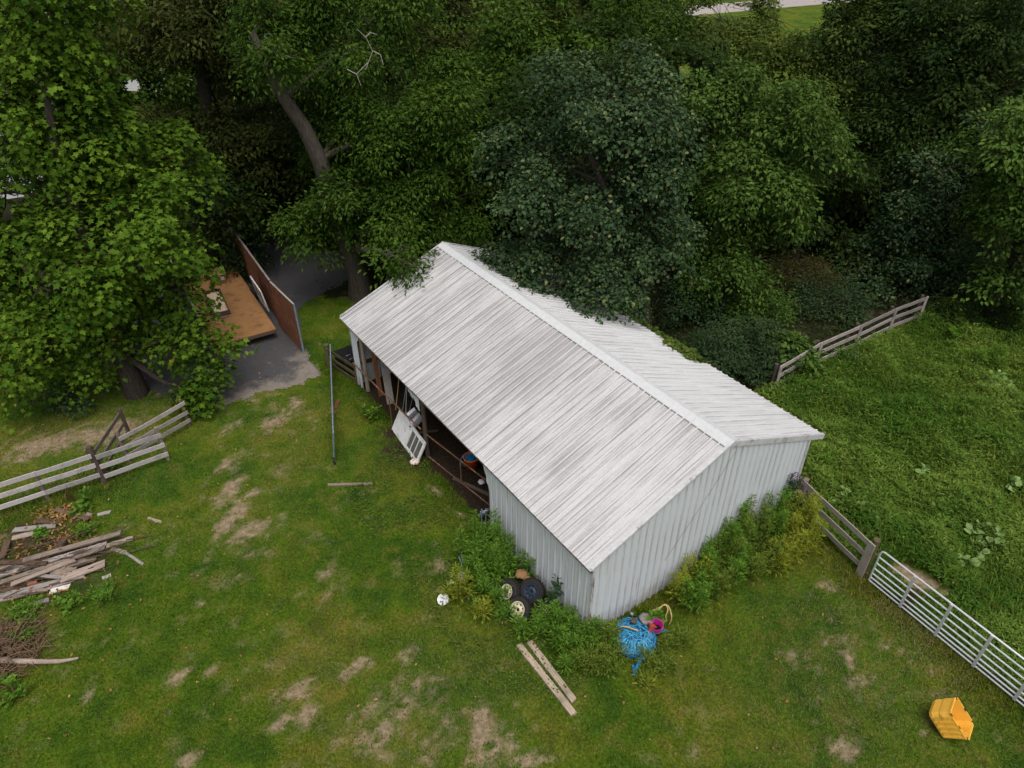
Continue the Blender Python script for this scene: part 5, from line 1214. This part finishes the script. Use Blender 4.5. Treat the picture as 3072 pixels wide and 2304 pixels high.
# the wood behind, tree by tree
grp = 'trees of the wood behind the barn'
WOOD = ['mid green tree above the far barn ridge, left of the pear tree', 'dark tree low behind the far barn ridge', 'mid green tree directly above the crown of the pear tree', 'mid green tree between the pear tree and the maple tops', 'olive tree cut by the top edge above the leaning tree', 'mid green tree left of the pale road', 'dark tree filling the fork of the leaning trunk', 'dark tree left of the leaning trunk', 'dark tree low behind the brown trailer', 'olive tree at the top edge right of the dead branch', 'dark tree in the gap below the pale tall house', 'dark tree at the left edge behind the white sided house', 'mid green tree at the top left behind the tulip tree', 'olive tree farthest back above the pear tree', 'mid green far tree at the top edge over the leaning trunk', 'olive far tree at the top edge left of the leaning trunk', 'mid green far tree at the top edge above the straight trunk', 'dark tree in the top left corner of the picture', 'dark tree between the pear tree and the maple', 'dark tree lower between the pear tree and the maple', 'dark tree just right of the maple', 'dark tree behind the right edge maple', 'dark tree right of the loose-crowned tree', 'dark tree in the top right corner of the picture', 'dark far tree at the top edge right of the road', 'mid green farthest tree at the top edge left of the road', 'small dark tree touching the far barn ridge end', 'dark tree right behind the leaning trunk foot', 'dark tree low and left of the pear crown', 'dark tree at the upper left shoulder of the pear tree', 'dark tree directly below the pale road', 'dark tree wedged right against the pear tree', "dark tree wedged right against the maple's lower crown", 'dark tree above the brown twiggy shrub', 'dark tree between the right pear tree and the edge maple', 'small dark tree at the end of the right fence', "dark tree high behind the leaning tree's fork", 'dark tree low between tulip tree and straight trunk', "dark tree at the back of the pear tree's top"]
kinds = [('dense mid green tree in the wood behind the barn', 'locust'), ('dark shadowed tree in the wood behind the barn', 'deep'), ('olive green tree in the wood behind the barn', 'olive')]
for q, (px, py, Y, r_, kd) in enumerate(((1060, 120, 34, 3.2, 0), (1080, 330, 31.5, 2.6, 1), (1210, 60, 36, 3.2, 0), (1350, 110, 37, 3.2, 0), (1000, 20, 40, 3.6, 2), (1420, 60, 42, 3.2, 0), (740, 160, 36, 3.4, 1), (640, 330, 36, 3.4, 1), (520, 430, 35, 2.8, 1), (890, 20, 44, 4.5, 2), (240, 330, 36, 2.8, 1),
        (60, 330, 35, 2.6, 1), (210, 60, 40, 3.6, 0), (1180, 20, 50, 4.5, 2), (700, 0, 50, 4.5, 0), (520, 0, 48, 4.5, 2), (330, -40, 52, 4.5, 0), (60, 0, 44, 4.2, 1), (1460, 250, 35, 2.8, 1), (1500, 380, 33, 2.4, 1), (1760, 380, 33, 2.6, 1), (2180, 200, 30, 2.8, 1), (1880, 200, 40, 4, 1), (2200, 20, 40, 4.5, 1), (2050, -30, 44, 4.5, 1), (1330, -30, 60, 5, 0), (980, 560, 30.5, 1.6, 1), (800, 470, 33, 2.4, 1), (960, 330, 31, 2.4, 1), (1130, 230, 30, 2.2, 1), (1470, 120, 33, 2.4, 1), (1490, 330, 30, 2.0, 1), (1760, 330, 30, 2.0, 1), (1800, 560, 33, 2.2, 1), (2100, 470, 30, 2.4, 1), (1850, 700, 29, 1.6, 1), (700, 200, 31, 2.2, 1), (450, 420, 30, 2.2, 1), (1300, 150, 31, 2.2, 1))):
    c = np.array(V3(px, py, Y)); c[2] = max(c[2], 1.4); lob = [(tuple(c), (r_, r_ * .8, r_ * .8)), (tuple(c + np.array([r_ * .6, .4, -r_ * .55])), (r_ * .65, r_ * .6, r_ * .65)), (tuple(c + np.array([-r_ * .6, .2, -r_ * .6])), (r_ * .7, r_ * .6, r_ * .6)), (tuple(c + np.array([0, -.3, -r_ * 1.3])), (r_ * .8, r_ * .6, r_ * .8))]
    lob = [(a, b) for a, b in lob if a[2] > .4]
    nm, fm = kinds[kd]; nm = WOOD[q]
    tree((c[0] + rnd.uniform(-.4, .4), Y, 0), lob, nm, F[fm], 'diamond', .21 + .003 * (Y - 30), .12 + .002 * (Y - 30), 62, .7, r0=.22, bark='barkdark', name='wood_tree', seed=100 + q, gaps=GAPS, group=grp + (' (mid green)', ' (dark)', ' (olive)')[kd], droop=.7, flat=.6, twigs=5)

# ------------------------------------------------------------------ shrubs
def shrub(base, r, label, fm, shape='diamond', L=.12, W=.07, per=150, clump=.35, seed=1, n=4, name='shrub', cat='shrub', group=None):
    base = Vector(base); rr = random.Random(seed)
    lob = [((base.x, base.y, r[2] * .75), r)] + [((base.x + rr.uniform(-.8, .8) * r[0], base.y + rr.uniform(-.8, .8) * r[1], r[2] * rr.uniform(.4, 1.1)), tuple(x * .55 for x in r)) for q in range(n)]
    return tree(base, lob, label, fm, shape, L, W, per, clump, trunk=[base - Vector((0, 0, .1)), base + Vector((0, 0, r[2] * .5)), base + Vector((.05, 0, r[2]))], r0=.05, bark='barkdark', name=name, seed=seed, group=group, cat=cat, droop=.4, twigs=4)
shrub(G(1590, 800), (1.7, 1.4, 1.15), 'feathery dark green bush against the back eave of the barn', F['shrub'], L=.16, W=.05, per=230, seed=31, n=5)
shrub(G(1500, 690), (1.3, 1.1, 1.2), 'dark bush behind the barn under the pear tree', F['shrub'], per=170, seed=32)
shrub(G(1690, 800), (.9, .8, .9), 'leafy young maple sapling at the start of the right fence', F['maple'], L=.2, W=.13, per=120, seed=33, name='sapling', cat='sapling')
shrub(G(1700, 640), (1.8, 1.3, 1.0), 'brown twiggy shrub in the shade right of the maple', F['brown'], L=.13, W=.03, per=170, seed=34, n=5)
shrub(G(1820, 600), (1.8, 1.2, .9), 'low olive bush behind the right board fence', F['olive'], per=120, seed=35)
shrub(G(1790, 690), (1.4, 1.0, .7), 'low dark bush in front of the right pear tree', F['shrub'], per=150, seed=36)
shrub(G(1030, 530), (1.5, 1.2, 1.3), 'yellow-green bush showing beyond the far barn ridge', F['light'], per=110, seed=37)
shrub(G(1110, 500), (1.3, 1.0, 1.4), 'bright green bush left of the pear tree trunk', F['light'], per=100, seed=38)
shrub(G(590, 500), (2.0, 1.4, 1.3), 'shadowed bush beyond the brown trailer', F['deep'], per=110, seed=39)
shrub(G(690, 520), (1.3, 1.1, .9), 'dark low bush beside the leaning trunk', F['shrub'], per=130, seed=40)
shrub(G(2120, 640), (2.2, 1.4, .8), 'dark thicket at the right edge below the maple', F['deep'], per=100, seed=41)
shrub(G(2050, 690), (1.3, .9, .6), 'dark low bush at the shaded top of the meadow', F['deep'], per=110, seed=43)
shrub(G(2190, 700), (1.4, .9, .6), 'dark low bush at the right edge above the broad-leaved plant', F['deep'], per=110, seed=44)
shrub(G(1620, 690), (1.5, 1.1, 1.3), 'green bush at the foot of the maple behind the barn', F['maple'], per=120, seed=45)
shrub(G(1760, 645), (1.3, 1.0, .8), 'low green bush between the brown shrub and the right fence', F['shrub'], per=140, seed=46)
shrub(G(160, 870), (1.0, .8, .5), 'low leafy sprouts under the tulip tree', F['weeddark'], per=80, seed=42)

# vines creeping on to the back eave
def vine(u0, u1, v, label, seed, n=520, spread=.22):
    g = np.random.default_rng(seed); uu = g.uniform(u0, u1, n); vv = v + g.normal(0, spread, n) * (.5 + .8 * vnoise(uu * 2, uu * 0 + 3, seed)); P = np.array([list(B3(a, b, roof_z(min(b, BW)) + .03 + abs(g.normal(0, .05)) - max(0, b - BW) * 1.5)) for a, b in zip(uu, vv)])
    mid = B3((u0 + u1) / 2, BW, ZB); t = empty('vine', mid, label, 'vine')
    mb = MB(); mb.tube([B3(u0 + (u1 - u0) * q / 8, v + .06 + .08 * math.sin(q * 2.1), ZB + .0) - mid for q in range(9)], .012, 5); mb.build('stem', M['stem'], t)
    Nn = np.array([0, 0, 1.0]) + g.normal(0, .45, (n, 3)); D = g.normal(0, 1, (n, 3)); s_ = g.uniform(.09, .17, n)
    o = link('foliage', leaf_mesh('foliage', P - np.array(mid), Nn, D, s_, s_ * .85, 'oval', F['vine']), t); o['kind'] = 'stuff'
vine(4.3, 5.7, BW - .18, 'bright vine tongue creeping on to the middle of the back eave', 61, 900, .24)
vine(5.6, 7.6, BW + .05, 'thin vine along the back eave above the feathery bush', 62, 420, .12)
vine(7.8, 9.6, BW - .02, 'dark leafy vine under the pear tree on the back eave', 63, 700, .2)

# ================================================================== WEEDS
def weed(base, h, spread, ns, kind, label, group=None, seed=1, name='weed', flower=None, dense=1.0):
    base = Vector(base); g = np.random.default_rng(seed); t = empty(name, base, label, 'weed' if name == 'weed' else 'plant', group)
    mb = MB(); Cs, Ds, Ns, Ls, Ws = [], [], [], [], []; fl = []
    fm, shape, LL, WW, step = {'golden': ('weedlite', 'diamond', .15, .036, .0085), 'horse': ('weed', 'diamond', .16, .040, .008), 'rag': ('weed', 'lobed', .16, .13, .022), 'dark': ('weeddark', 'diamond', .19, .055, .016), 'old': ('weedold', 'diamond', .14, .034, .009), 'broad': ('weed', 'oval', .20, .11, .06), 'poke': ('weeddark', 'oval', .24, .08, .05), 'dock': ('dock', 'diamond', .035, .02, .006), 'pale': ('broad', 'oval', .26, .24, .09), 'viney': ('weed', 'oval', .13, .10, .03)}[kind]
    for s_ in range(ns):
        a = g.uniform(0, 6.28); o = np.array([math.cos(a), math.sin(a), 0]) * spread * .45 * math.sqrt(g.random()); hh = h * g.uniform(.7, 1.05); ln = np.array([math.cos(a), math.sin(a), 0]) * spread * g.uniform(.08, .42)
        pts = [o + ln * (f_ ** 1.6) + np.array([0, 0, hh * f_ * (1 - .08 * f_)]) for f_ in np.linspace(0, 1, 5)]
        mb.tube([tuple(p) for p in pts], [.010, .009, .007, .005, .003], 5, False)
        n_ = int(hh / step * dense); f_ = g.uniform(.12, 1, n_) ** .85; p = np.array([o + ln * (x ** 1.6) + np.array([0, 0, hh * x * (1 - .08 * x)]) for x in f_])
        aa = g.uniform(0, 6.28, n_); d = np.stack([np.cos(aa), np.sin(aa), g.uniform(.1, .9, n_)], -1); sz = (1.15 - .6 * f_) * g.uniform(.75, 1.2, n_)
        # side branches carry leaves away from the stem
        off = d * (g.random(n_) * (.26 if kind in ('golden', 'horse', 'old') else .15) * (1.1 - .8 * f_))[:, None]; off[:, 2] *= .6
        Cs.append(p + off); Ds.append(d + np.array([0, 0, -.15])); Ns.append(np.stack([-d[:, 0] * .5, -d[:, 1] * .5, np.ones(n_)], -1) + g.normal(0, .35, (n_, 3))); Ls.append(LL * sz); Ws.append(WW * sz)
        if flower:
            k = 34; q = g.normal(0, 1, (k, 3)) * np.array([.11, .11, .05]); fl.append(pts[-1] + q)
    mb.build('stem', M['stem'] if kind != 'dock' else M['drystem'], t)
    C = np.concatenate(Cs); C[:, 2] = np.maximum(C[:, 2], .03)
    o = link('foliage', leaf_mesh('foliage', C, np.concatenate(Ns), np.concatenate(Ds), np.concatenate(Ls), np.concatenate(Ws), shape, F[fm]), t); o['kind'] = 'stuff'
    if flower:
        f_ = np.concatenate(fl); k = len(f_); o = link('flower_head', leaf_mesh('flower_head', f_, g.normal(0, .6, (k, 3)) + np.array([0, 0, 1]), g.normal(0, 1, (k, 3)), g.uniform(.03, .05, k), g.uniform(.025, .04, k), 'diamond', M[flower]), t); o['kind'] = 'stuff'
    return t
sd_ = 200
gA = 'tall weeds in the clump by the bay end of the front wall'
for px, py, h, sp in ((1010, 1215, 1.0, .45), (1040, 1200, 1.25, .5), (1070, 1195, 1.3, .5), (1095, 1215, 1.25, .45), (1020, 1255, 1.1, .45), (1060, 1250, 1.2, .5), (1100, 1260, 1.0, .5), (1130, 1250, .9, .4), (1040, 1290, .9, .45), (1075, 1300, .8, .45)):
    sd_ += 1; weed(G(px, py), h * 1.25, sp, 3, 'horse', 'tall bushy green weed in the clump where the front wall meets the open bay', gA, sd_)
weed(G(1005, 1300), 1.5, .3, 3, 'golden', 'yellow-topped tall weed in front of the bay end clump', None, 231)
weed(G(975, 1300), .9, .15, 1, 'golden', 'single slender yellow-green weed leftmost of the corner weeds', None, 232)
weed(G(1040, 1330), .8, .3, 3, 'golden', 'yellow-green weed between the white lids and the wheels', None, 233)
weed(G(1190, 1315), 1.35, .35, 3, 'poke', 'dark drooping broad-leaved weed standing against the front wall', None, 234)
gB = 'green weeds in front of the dumped wheels'
for px, py, h, sp in ((1180, 1385, .75, .35), (1215, 1390, .7, .35), (1245, 1400, .65, .35), ):
    sd_ += 1; weed(G(px, py), h * 1.3, sp, 3, 'horse', 'feathery green weed growing in front of the dumped wheels', gB, sd_)
for px, py, h, sp in ((1200, 1365, .9, .3), (1228, 1372, .85, .3), (1262, 1380, .8, .3), (1215, 1410, .75, .35), (1260, 1410, .65, .35), (1230, 1435, .5, .4), (1128, 1372, .6, .3), (1165, 1362, .8, .28), (1205, 1352, .85, .3), (1090, 1340, .5, .3)):
    sd_ += 1; weed(G(px, py), h * 1.2, sp, 3, 'horse', 'feathery green weed growing in front of the dumped wheels', gB, sd_ + 700)
weed(G(1281, 1385), 1.0, .15, 2, 'horse', 'slender upright weed right at the rusty barn corner', None, 244)
gC = 'olive weeds below the barn corner and twine'
for px, py, h, sp in ((1255, 1425, .5, .4), (1285, 1425, .55, .4), (1320, 1415, .55, .4), (1345, 1425, .4, .35), (1400, 1430, .5, .4), (1440, 1430, .4, .4), (1300, 1395, .7, .3), (1325, 1390, .6, .3), (1290, 1445, .6, .4), (1240, 1450, .55, .4), (1420, 1450, .45, .35), (1450, 1400, .5, .35), (1470, 1380, .5, .35), (1400, 1470, .3, .35), (1320, 1460, .4, .4)):
    sd_ += 1; weed(G(px, py), h * 1.2, sp, 3, 'old', 'low olive weed in the fringe below the barn corner and twine heap', gC, sd_)
weed(G(1405, 1345), .6, .25, 3, 'rag', 'small leafy weed between the barn gable and the twine heap', None, 256)
weed(G(1320, 1385), .5, .3, 4, 'rag', 'bushy green weed left of the twine heap at the wall foot', None, 257)
weed(G(1400, 1485), .25, .2, 4, 'golden', 'small yellow-green weed farthest below the twine heap', None, 258)
weed(G(1470, 1300), 1.3, .4, 4, 'golden', 'bright yellow-green weed right of the arched tan rope', None, 259)
gD = 'goldenrod massed along the gable wall'
for px, py, h, sp in ((1500, 1270, .9, .45), (1530, 1245, 1.0, .45), (1560, 1235, 1.1, .5), (1590, 1215, 1.1, .5), (1620, 1205, 1.15, .5), (1650, 1190, 1.2, .5), (1675, 1190, 1.2, .5), (1700, 1180, 1.3, .5), (1725, 1165, 1.3, .5), (1735, 1190, 1.1, .5), (1690, 1215, .9, .5), (1600, 1240, .8, .5), (1560, 1265, .8, .5), (1520, 1290, .7, .4), (1645, 1225, .8, .5), (1490, 1320, .8, .45), (1540, 1285, .8, .45), (1580, 1260, .85, .45), (1625, 1245, .8, .45), (1670, 1235, .8, .45), (1710, 1215, .9, .45), (1550, 1215, 1.2, .4), (1610, 1180, 1.3, .4), (1660, 1160, 1.35, .4)):
    sd_ += 1; kd = 'golden' if (px > 1660 or px == 1500) else ('old' if sd_ % 2 else 'horse'); weed(G(px, py), h * 1.5, sp, 5, kd, 'feathery goldenrod in the mass along the gable wall' if kd != 'golden' else 'bright yellow-green goldenrod in the mass along the gable wall', gD + ('' if kd != 'golden' else ' (bright)'), sd_)
weed(G(1570, 1185), 2.0, .5, 7, 'viney', 'leafy climbing vine rising up the gable wall', None, 281, 'climbing_vine', dense=.9)
weed(G(1525, 1225), 1.0, .4, 4, 'broad', 'broad-leaved weed at the foot of the gable left of the vine', None, 282)
weed(G(1690, 1120), 1.95, .35, 5, 'dark', 'tall purple-flowered ironweed at the far gable corner', None, 283, 'ironweed', 'purple', dense=1.5)
weed(G(1712, 1130), 1.5, .35, 4, 'dark', 'shorter purple-flowered ironweed beside the fence end', None, 284, 'ironweed', 'purple')
weed(N(2150 + 1085 * .5122, 1400 + 830 * .5122), .8, .18, 3, 'dock', 'dark brown dock seed stalk at the left behind the silver gate', None, 285, 'dock_plant')
weed(N(2150 + 1165 * .5122, 1400 + 800 * .5122), .75, .2, 3, 'dock', 'dark brown dock seed stalk at the right behind the silver gate', None, 286, 'dock_plant')
weed(N(150 * 1.3888 + 5, 1500), .55, .22, 3, 'dock', 'dark brown dried dock below the silver fence boards', None, 287, 'dock_plant')
weed(G(195, 1085), .5, .35, 5, 'broad', 'light green leafy weed below the silver fence boards', None, 288)
weed(G(808, 905), .7, .4, 5, 'broad', 'bright leafy bush in the shade beside the pipe rail', None, 289, dense=1.6)
for q, (px, py, h, sp, lb) in enumerate(((250, 1010, .4, .5, 'dark low weed in the corner of the left fences'), (180, 1110, .35, .4, 'low leafy weed between lumber heap and fence'), (230, 1290, .35, .45, 'ferny bright weed below the lumber heap'), (150, 1310, .3, .45, 'ferny weed at the lower side of the lumber heap'), (60, 1330, .3, .5, 'weed clump below the lowest heap boards'), (100, 1160, .3, .35, 'weed sprouting through the middle of the lumber heap'), (190, 1150, .3, .4, 'leafy weed behind the topmost heap board'), (30, 1500, .35, .6, 'weed clump below the brush heap'), (60, 1370, .3, .5, 'weed clump above the brush heap'))):
    weed(G(px, py), h, sp, 7, 'rag' if q % 2 else 'horse', lb, None, 300 + q)
gP = 'pale broad-leaved plants in the meadow'
for q, (px, py, h, sp, n_, lb) in enumerate(((2150, 845, .75, .8, 9, 'large pale broad-leaved plant at the right edge of the meadow'), (2185, 875, .6, .6, 6, 'pale broad-leaved plant cut by the right edge of the picture'), (1870, 1115, .55, .7, 9, 'pale broad-leaved patch above the silver gate hinge'), (1830, 1100, .5, .5, 6, 'smaller pale broad-leaved plant beside the fence'), (2120, 1175, .55, .8, 9, 'pale broad-leaved patch in the lower right meadow'), (2200, 1070, .5, .5, 5, 'small pale broad-leaved plant at the right edge'), (1985, 1030, .45, .3, 3, 'tiny pale broad-leaved plant alone in mid meadow'), (2090, 1215, .4, .5, 5, 'low pale broad-leaved plant behind the gate'))):
    weed(G(px, py), h, sp, n_, 'pale', lb, None, 320 + q, 'broadleaf')
for q, (px, py, h, sp, lb) in enumerate(((2130, 800, 1.0, .7, 'rounded leafy bush in the upper right meadow'), (2060, 740, .7, .5, 'small leafy bush near the end of the right fence'), (1960, 940, .7, .6, 'feathery mound in the middle of the meadow'), (2140, 950, .6, .6, 'feathery mound at the right of the meadow'), (1770, 1010, .7, .5, 'feathery mound beside the barn gable corner'))):
    weed(G(px, py), h, sp, 12, 'horse' if q % 2 == 0 else 'rag', lb, None, 340 + q)
for q, (px, py, lb) in enumerate(((1815, 778, 'white flower cluster at the foot of the right fence'), (1850, 790, 'second white flower cluster in the meadow beside the fence'))):
    weed(G(px, py), .5, .4, 4, 'rag', lb, None, 350 + q, 'white_flowers', 'whiteflower')

# ================================================================== MEADOW AND LAWN
def scatter(x0, x1, y0, y1, n):
    return np.column_stack([rng.uniform(x0, x1, n), rng.uniform(y0, y1, n)])
p = scatter(2, 40, 6, 36, 1250000); d2 = np.hypot(p[:, 0], p[:, 1]); p = p[rng.random(len(p)) < np.clip((17 / d2) ** 1.3, .12, 1)]
p = p[inpoly(p[:, 0], p[:, 1], MEADOW)]; p = p[in_view(np.column_stack([p, np.full(len(p), .3)]), 160, 120)]
bump = fbm(p[:, 0] * .9, p[:, 1] * .9, 31, 4); near = np.min([segd(p[:, 0], p[:, 1], tuple(g0[:2]), tuple((g0 + gdir * 5)[:2]))], axis=0)
hmax = np.clip((bump - .20) * 1.5, .08, .9) * np.clip(.15 + near / 4.0, 0.2, 1) * np.where(np.hypot(p[:, 0] - 9, p[:, 1] - 15) < 1, 1, 1)
soft = bare_field(p[:, 0], p[:, 1]); k_ = rng.random(len(p)) > soft * 1.1; p, bump, hmax = p[k_], bump[k_], hmax[k_]
if len(p) > 215000: k_ = rng.permutation(len(p))[:215000]; p, bump, hmax = p[k_], bump[k_], hmax[k_]
n_ = len(p); zf = 1 - rng.random(n_) ** 1.7 * .9; z = hmax * zf
aa = rng.uniform(0, 6.28, n_); C = np.column_stack([p, z]); D = np.column_stack([np.cos(aa), np.sin(aa), rng.uniform(-.15, .75, n_)]); Nn = np.column_stack([-np.cos(aa) * .35, -np.sin(aa) * .35, np.ones(n_)]) + rng.normal(0, .3, (n_, 3))
tn = np.clip(.45 + (fbm(p[:, 0] * .5, p[:, 1] * .5, 41, 3) - .5) * 1.6 + rng.normal(0, .2, n_), 0, 1)
tag(link('meadow', leaf_mesh('meadow', C, Nn, D, rng.uniform(.10, .20, n_), rng.uniform(.026, .050, n_), 'diamond', F['meadow'], tn)), 'knee-high green meadow of leafy weeds right of the barn', kind='stuff')

kk_ = rng.permutation(len(p))[:14000]; p = p[kk_]; hm = hmax[kk_]; q_ = fbm(p[:, 0] * .6, p[:, 1] * .6, 111, 3); k_ = q_ > .47; p = p[k_]; hm = hm[k_]; n_ = len(p)
aa = rng.uniform(0, 6.28, n_); D = np.column_stack([np.cos(aa) * .6, np.sin(aa) * .6, rng.uniform(.5, 1.2, n_)])
tag(link('meadow_grass', leaf_mesh('meadow_grass', np.column_stack([p, hm * .6]), np.column_stack([-np.cos(aa), -np.sin(aa), np.full(n_, .6)]), D, rng.uniform(.22, .42, n_), rng.uniform(.010, .020, n_), 'bent', F['weedold'])), 'taller olive grass blades standing in patches through the meadow', kind='stuff')
p = scatter(-19, 14, 5.5, 30, 1500000); d2 = np.hypot(p[:, 0], p[:, 1]); p = p[rng.random(len(p)) < np.clip((11 / d2) ** 1.2, .1, 1)]
p = p[in_view(np.column_stack([p, np.zeros(len(p))]), 160, 120)]
k_ = ~inpoly(p[:, 0], p[:, 1], MEADOW) & ~inpoly(p[:, 0], p[:, 1], BARN_FOOT) & ~inpoly(p[:, 0], p[:, 1], DRIVE); p = p[k_]
pk = np.min([segd(p[:, 0], p[:, 1], tuple(N(*a)[:2]), tuple(N(*b)[:2])) for a, b in (((1557, 1938), (1722, 2146)), ((1588, 1928), (1722, 2106)))], axis=0); p = p[pk > .10]
bare = bare_field(p[:, 0], p[:, 1]); mul = mulch_field(p[:, 0], p[:, 1]); lit = litter_field(p[:, 0], p[:, 1])
k_ = rng.random(len(p)) > np.maximum(np.maximum(bare * .97, mul * .97), lit); p = p[k_]
if len(p) > 330000: p = p[rng.permutation(len(p))[:330000]]
n_ = len(p); edge = np.min([segd(p[:, 0], p[:, 1], a, b) for a, b in ((tuple(FB[:2]), tuple(FP[:2])), (tuple(g0[:2]), tuple((g0 + gdir * 5)[:2])), (tuple(PL[:2]), tuple(PA[:2])), (tuple(BP(0, 0)[:2]), tuple(BP(12, 0)[:2])), (tuple(BP(0, 0)[:2]), tuple(BP(0, 7.6)[:2])), (tuple(SL[:2]), tuple(SR[:2])))], axis=0)
lush = np.clip(1.15 - edge / .9, 0, 1) * (.4 + .9 * fbm(p[:, 0] * 1.2, p[:, 1] * 1.2, 51)); clump_ = fbm(p[:, 0] * 3.1, p[:, 1] * 3.1, 61, 3)
Lb = rng.uniform(.035, .075, n_) * (.6 + .9 * clump_) + lush * rng.uniform(.03, .22, n_)
aa = rng.uniform(0, 6.28, n_); D = np.column_stack([np.cos(aa), np.sin(aa), rng.uniform(.25, 1.5, n_)]); Nn = np.column_stack([-np.cos(aa), -np.sin(aa), rng.uniform(.3, 1.2, n_)]) + rng.normal(0, .3, (n_, 3))
dry_ = np.zeros(n_)
for px, py, ra, st_ in ((1850, 1440, 2.6, .55), (1950, 1380, 1.6, .5), (1750, 1600, 2.2, .45), (900, 1580, 2.6, .42), (620, 960, 2.2, .42), (560, 1120, 1.6, .38), (200, 930, 3.0, .6), (680, 1450, 1.8, .3)):
    c0 = G(px, py); dry_ = np.maximum(dry_, st_ * np.exp(-((p[:, 0] - c0.x) ** 2 + (p[:, 1] - c0.y) ** 2) / ra ** 2))
hue_ = np.clip(rng.random(n_) * .9 + dry_ * (.4 + 1.2 * fbm(p[:, 0] * 1.7, p[:, 1] * 1.7, 95, 4)) , 0, 1)
tag(link('grass', leaf_mesh('grass', np.column_stack([p, np.zeros(n_)]), Nn, D, Lb, rng.uniform(.011, .020, n_) + lush * .008, 'blade', M['grass'], np.clip(rng.normal(.5, .25, n_), 0, 1), hue_)), 'short lawn grass, longer along the walls and fences', kind='stuff')
# broad little weeds mixed through the whole lawn
p = scatter(-17, 13, 6, 24, 110000); q_ = fbm(p[:, 0] * 1.3, p[:, 1] * 1.3, 81, 4); p = p[(q_ + rng.normal(0, .06, len(p)) > .50)]
p = p[in_view(np.column_stack([p, np.zeros(len(p))]), 30, 30) & ~inpoly(p[:, 0], p[:, 1], MEADOW) & ~inpoly(p[:, 0], p[:, 1], BARN_FOOT) & ~inpoly(p[:, 0], p[:, 1], DRIVE)]; p = p[rng.random(len(p)) > np.maximum(bare_field(p[:, 0], p[:, 1]), litter_field(p[:, 0], p[:, 1])) * 1.1]
n_ = len(p); s_ = rng.uniform(.025, .055, n_)
tag(link('lawn_weeds', leaf_mesh('lawn_weeds', np.column_stack([p, rng.uniform(.025, .06, n_)]), np.array([0, 0, 1.0]) + rng.normal(0, .45, (n_, 3)), rng.normal(0, 1, (n_, 3)), s_, s_ * .55, 'diamond', F['lawnweed'])), 'small broad-leaved weeds mixed through the lawn', kind='stuff')
# clover and plantain leaves freckling the lawn by the open bay
p = scatter(-6, 2.5, 9, 18, 26000); q_ = fbm(p[:, 0] * .9, p[:, 1] * .9, 71, 4); p = p[(q_ > .5) & (segd(p[:, 0], p[:, 1], tuple(BP(1, -.9)[:2]), tuple(BP(7, -.9)[:2])) < 1.9) & ~inpoly(p[:, 0], p[:, 1], BARN_FOOT)]
n_ = len(p); Nn = np.array([0, 0, 1.0]) + rng.normal(0, .35, (n_, 3)); s_ = rng.uniform(.025, .065, n_)
tag(link('clover', leaf_mesh('clover', np.column_stack([p, rng.uniform(.03, .09, n_)]), Nn, rng.normal(0, 1, (n_, 3)), s_, s_ * .85, 'oval', F['vine'])), 'broad-leaved clover patch on the lawn before the open bay', kind='stuff')
p = np.concatenate([scatter(-18, -6, 8, 26, 420), scatter(-6, 8, 7, 12, 60)]); p = p[~inpoly(p[:, 0], p[:, 1], BARN_FOOT)]; n_ = len(p); s_ = rng.uniform(.05, .10, n_)
tag(link('fallen_leaves', leaf_mesh('fallen_leaves', np.column_stack([p, rng.uniform(.03, .06, n_)]), np.array([0, 0, 1.0]) + rng.normal(0, .4, (n_, 3)), rng.normal(0, 1, (n_, 3)), s_, s_ * .6, 'oval', F['dry'])), 'tan fallen leaves scattered over the left of the lawn', kind='stuff')

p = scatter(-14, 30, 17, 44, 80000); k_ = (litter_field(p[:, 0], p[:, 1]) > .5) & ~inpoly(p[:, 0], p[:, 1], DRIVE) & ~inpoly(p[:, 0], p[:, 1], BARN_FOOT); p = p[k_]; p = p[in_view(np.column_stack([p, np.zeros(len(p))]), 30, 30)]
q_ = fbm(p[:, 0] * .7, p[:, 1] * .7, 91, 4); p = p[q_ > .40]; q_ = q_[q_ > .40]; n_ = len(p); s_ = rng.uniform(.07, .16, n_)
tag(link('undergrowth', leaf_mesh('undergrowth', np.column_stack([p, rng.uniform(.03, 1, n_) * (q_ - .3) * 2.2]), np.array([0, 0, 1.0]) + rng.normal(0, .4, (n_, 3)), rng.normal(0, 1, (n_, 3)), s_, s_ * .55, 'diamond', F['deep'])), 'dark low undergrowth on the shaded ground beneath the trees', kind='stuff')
